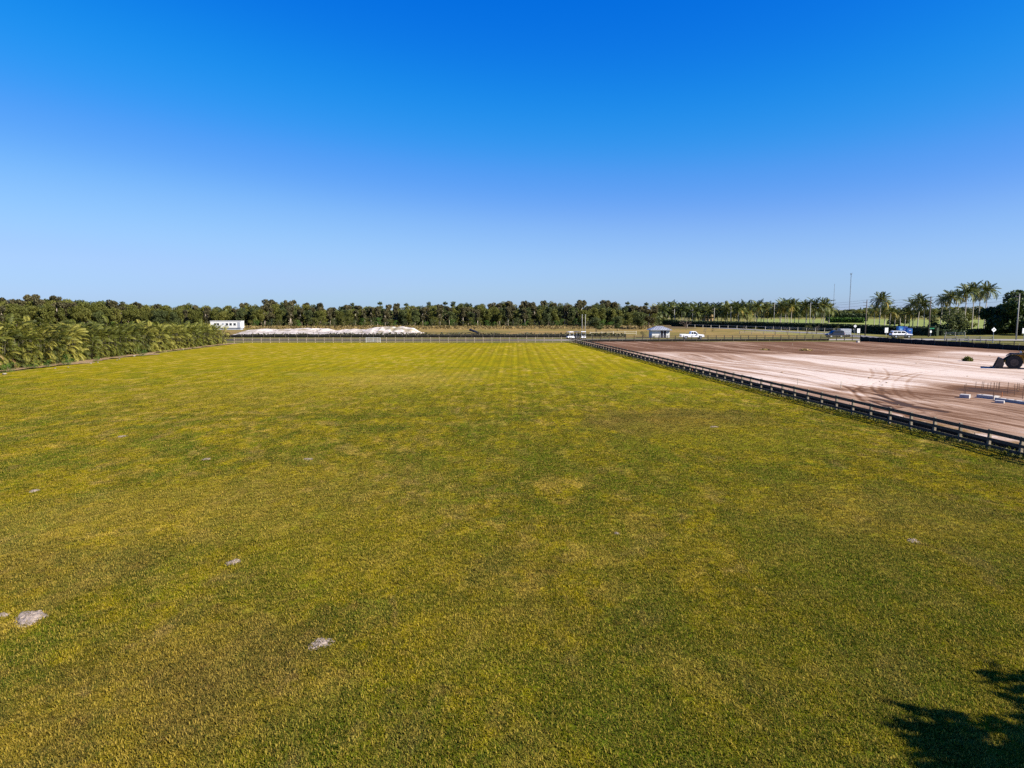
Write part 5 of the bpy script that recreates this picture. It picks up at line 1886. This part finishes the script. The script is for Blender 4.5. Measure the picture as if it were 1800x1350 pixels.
# leaning pipe on the meadow
a, b = G(842, 587), G(826.5, 584)
t = E('drain_pipe', (a.x, a.y, 0), 'dark pipe lying tilted on the dry meadow', 'pipe')
dv = b - a
dv.z = HT(b, 579.5)
MB().tube([(0, 0, .25), dv], .38, 12, cap=False).build('pipe', M['pipe_dark'], t, smooth=True)
MB().disc(dv * .985, dv, .37, .02, 12).build('mouth_shade', M['inside_shade'], t)  # near-black disc closing the mouth, the bore's shade painted as colour
MB().disc(dv * .96, dv, .46, .25, 12).build('collar', M['pipe_dark'], t)

# ------------------------------------------------------------------ things on the dirt lot
# wheel loader, nose to the left
P = G(1781, 648)
t = E('wheel_loader', (P.x, P.y, 0), 'yellow wheel loader with lowered bucket at the right picture edge', 'wheel loader', None, R(147))
t.scale = (1.05, 1.05, 1.05)
# drawn facing +X (its nose), turned round
def tyre_big(x, y):
    r, w = .84, .62
    m = MB()
    m.disc((0, 0, 0), (0, 1, 0), r * .95, w, 22)
    for i in range(18):
        a = 2 * math.pi * i / 18
        for s_ in (-1, 1):
            c = (math.cos(a + .08 * s_) * r * .955, s_ * w * .25, math.sin(a + .08 * s_) * r * .955)
            m.box(c, (.10, w * .46, .10), 0, -a)
    o = m.build('wheel', M['rubber'], t, (x, y, r))
    MB().disc((0, 0, 0), (0, 1, 0), r * .52, w + .05, 16).build('rim', M['bucket_steel'], o)
    MB().disc((0, 0, 0), (0, 1, 0), r * .2, w + .14, 10).build('hub', M['bucket_steel'], o)


for x in (0.0, -2.9):
    for y in (-1.0, 1.0): tyre_big(x, y)
bp = [(1.15, .12), (2.1, .05), (2.15, .10), (1.5, .22), (1.28, .55), (1.32, 1.0), (1.6, 1.28), (1.5, 1.34), (1.1, 1.15), (1.0, .6)]
bk = MB().prism(bp, -1.38, 1.38).build('bucket', M['bucket_steel'], t)
for s_ in (-1, 1): MB().prism([(1.1, .1), (2.05, .08), (1.58, 1.3), (1.15, 1.15)], s_ * 1.40 - .03, s_ * 1.40 + .03).build('side_plate', M['bucket_steel'], bk)
for i in range(7): MB().box((2.2, -1.2 + i * .4, .08), (.26, .09, .06)).build('tooth', M['bucket_steel'], bk)
for s_ in (-1, 1): MB().prism([(1.15, .62), (1.15, .85), (.4, 1.55), (-.75, 2.0), (-.85, 1.75), (.3, 1.28)], s_ * .5 - .09, s_ * .5 + .09).build('lift_arm', M['loader_yellow'], t)
for s_ in (-1, 1): MB().tube([(-.6, s_ * .32, 1.15), (.5, s_ * .32, 1.38)], .09, 8).build('hydraulic_ram', M['bucket_steel'], t)
MB().tube([(-.5, 0, 1.9), (.2, 0, 1.85), (1.1, 0, 1.05)], .10, 8).build('tilt_ram', M['bucket_steel'], t)
MB().prism([(.5, .7), (.45, 1.3), (-.3, 1.9), (-.95, 2.02), (-1.0, .7)], -.42, .42).build('front_frame', M['loader_yellow'], t)
MB().prism([(-1.1, .75), (-1.1, 1.35), (-4.1, 1.35), (-4.2, .8)], -.75, .75, .04).build('rear_frame', M['loader_yellow'], t)
MB().prism([(-2.35, 1.35), (-2.35, 2.1), (-4.0, 2.0), (-4.25, 1.3)], -.8, .8, .08).build('engine_cover', M['loader_yellow'], t)
MB().tube([(-3.0, .3, 2.0), (-3.0, .3, 2.75)], .07, 8).build('exhaust', M['bucket_steel'], t)
MB().prism([(-1.0, 1.35), (-.95, 2.2), (-1.1, 2.95), (-2.2, 2.95), (-2.3, 1.35)], -.68, .68, .03).build('cab', M['glass'], t)
MB().prism([(-.95, 2.95), (-.95, 3.07), (-2.35, 3.07), (-2.35, 2.95)], -.76, .76, .03).build('cab_roof', M['loader_yellow'], t)
for x in (-1.02, -2.28):
    for s_ in (-1, 1): MB().box((x, s_ * .68, 2.15), (.09, .09, 1.6)).build('cab_post', M['sign_black'], t)
for s_ in (-1, 1):
    MB().prism([(-.95, 1.72), (-.75, 1.9), (.35, 1.9), (.8, 1.55), (.75, 1.5), (.3, 1.8), (-.7, 1.8)], s_ * 1.0 - .32, s_ * 1.0 + .32).build('fender', M['bucket_steel'], t)
    MB().box((-.6, s_ * .55, 2.1), (.14, .14, .16)).build('work_lamp', M['lamp_clear'], t)
    MB().tube([(-.85, s_ * .6, 2.0), (-.75, s_ * .65, 2.3)], .04, 6).build('lamp_bracket', M['loader_yellow'], t)

# concrete blocks and footing walls
def concrete_block(px, py, w, d, h, rz, label):
    P = G(px, py)
    m = MB().box((0, 0, h / 2 - .05), (w, d, h + .1))
    o = m.build('concrete_block', M['concrete'], None, (P.x, P.y, .02), rz)
    bv = o.modifiers.new('edge', 'BEVEL'); bv.width = .03; bv.segments = 2
    tag(o, label, 'concrete block', 'concrete blocks on the dirt lot')


concrete_block(1696, 700.5, .72, .7, .34, R(-42), 'squat concrete block with upright bars left of the footing wall')
concrete_block(1757, 710, .62, .5, .26, R(-42), 'smaller concrete block in front of the footing wall joint')
concrete_block(1508, 602.5, .6, .5, .45, R(20), 'small white block at the far corner of the dirt lot')


def footing(a, b, w, h, label):
    a, b = G(*a), G(*b)
    d = (b - a)
    t = E('footing_wall', (a.x, a.y, 0), label, 'footing wall', 'footing walls on the dirt lot', math.atan2(d.y, d.x))
    L = d.length
    MB().box((L / 2, 0, h / 2 - .05), (L, w, h + .1)).build('wall', M['concrete'], t)
    n = int(L / .8)
    for i in range(n + 1):
        MB().box((.25 + (L - .5) * i / max(1, n), .0, h + .01), (.12, .12, .03)).build('dowel', M['rebar'], t)


footing((1721, 699), (1752, 702.5), .75, .30, 'short pale footing wall right of the concrete block')
footing((1752, 704.5), (1850, 719), .45, .28, 'long footing wall running out of the right picture edge')
# rods
rods = [(1694, 699, 676), (1696.5, 699, 674), (1715, 683, 671), (1725.5, 684, 671), (1728.5, 684, 671), (1736, 684, 673), (1741, 685, 672), (1746, 699, 672), (1747.5, 685, 673), (1751, 686, 672),
        (1755, 687, 673), (1757, 684, 671), (1771, 693, 672), (1783, 696, 675), (1788, 690, 673), (1791, 690, 674), (1797, 703, 678), (1746, 704, 690), (1761, 698, 687)]
for i, (px, pb, tp) in enumerate(rods):
    P = G(px, pb)
    h = HT(P, tp)
    m = MB().tube([(0, 0, -.1), (random.uniform(-.03, .03), random.uniform(-.03, .03), h)], .022, 5)
    o = m.build('steel_rod', M['rebar'], None, (P.x, P.y, 0))
    tag(o, 'thin steel rod sticking up from the squat concrete block' if i < 2 else 'thin upright steel rod standing in the dirt near the footing walls', 'rod', 'steel rods on the dirt lot')

# orange and pale stakes
for (px, pb, tp, mat, label) in ((1217, 656, 640, 'orange', 'orange survey stake by the fence left of the sand'), (1393, 608, 604, 'pale_board', 'small white stake at the far brown edge of the dirt lot'), (1402, 677, 666, 'pale_board', 'pale survey stake in white sand near the fence'),
                                 (1478, 684, 671, 'pale_board', 'pale survey stake beside the curved wheel tracks'), (1761, 699, 690, 'orange', 'short orange stake near the footing wall'), (1792, 612, 603, 'pale_board', 'pale stake on the verge by the tall silt fence'),
                                 (1750, 607, 602, 'pale_board', 'small pale stake below the diamond sign')):
    P = G(px, pb)
    h = HT(P, tp)
    o = MB().box((0, 0, h / 2), (.04, .04, h + .1)).build('survey_stake', M[mat], None, (P.x, P.y, 0), .4)
    tag(o, label, 'stake', 'survey stakes')

# weed tuft and clods on the lot
def tuft(px, py, w, h, label, leaf='leaf_green'):
    P = G(px, py)
    n = 260
    a = rng.random(n) * 6.283; r = rng.random(n) ** .5 * w / 2
    c = np.stack([r * np.cos(a), r * np.sin(a), h * rng.random(n) * (1 - (r / w * 1.6) ** 2)], 1)
    o = link('weed_tuft', quads_mesh('weed_tuft', leaf_quads(c, .22, 2.2, 0), M[leaf], rng.random(n)), None, (P.x, P.y, 0))
    tag(o, label, 'weeds', 'weed tufts on the dirt lot')


tuft(1701, 635.5, 1.2, .75, 'round green weed tuft on the dirt left of the loader')
tuft(1416, 616.5, 2.2, .3, 'low flat weeds on the brown far part of the lot', 'dry_scrub')
tuft(1345, 616, 1.6, .25, 'tiny weeds on the brown band left of the flat weeds', 'dry_scrub')
for i in range(60):
    px = random.uniform(1100, 1800); py = random.uniform(606, 720)
    P = G(px, py)
    if P.x < fence_x(P.y) + 2.5 or P.x > float(lot_right(np.array(P.y))) - 1: continue
    r = random.uniform(.06, .2)
    V_ = [(r * random.uniform(.7, 1.2) * math.cos(a) * c, r * random.uniform(.7, 1.2) * math.sin(a) * c, z * r) for z, c in ((-.3, 1), (.35, .85)) for a in (0, 1.05, 2.1, 3.14, 4.2, 5.25)]
    V_.append((0, 0, r * .75))
    F_ = [(j, (j + 1) % 6, 6 + (j + 1) % 6, 6 + j) for j in range(6)] + [(6 + j, 6 + (j + 1) % 6, 12) for j in range(6)]
    o = MB().add(V_, F_).build('dirt_clod', M['edge_dirt'], None, (P.x, P.y, .03), random.uniform(0, 6))
    tag(o, 'small dirt clod lying on the scraped ground of the lot', 'clod', 'dirt clods on the lot')
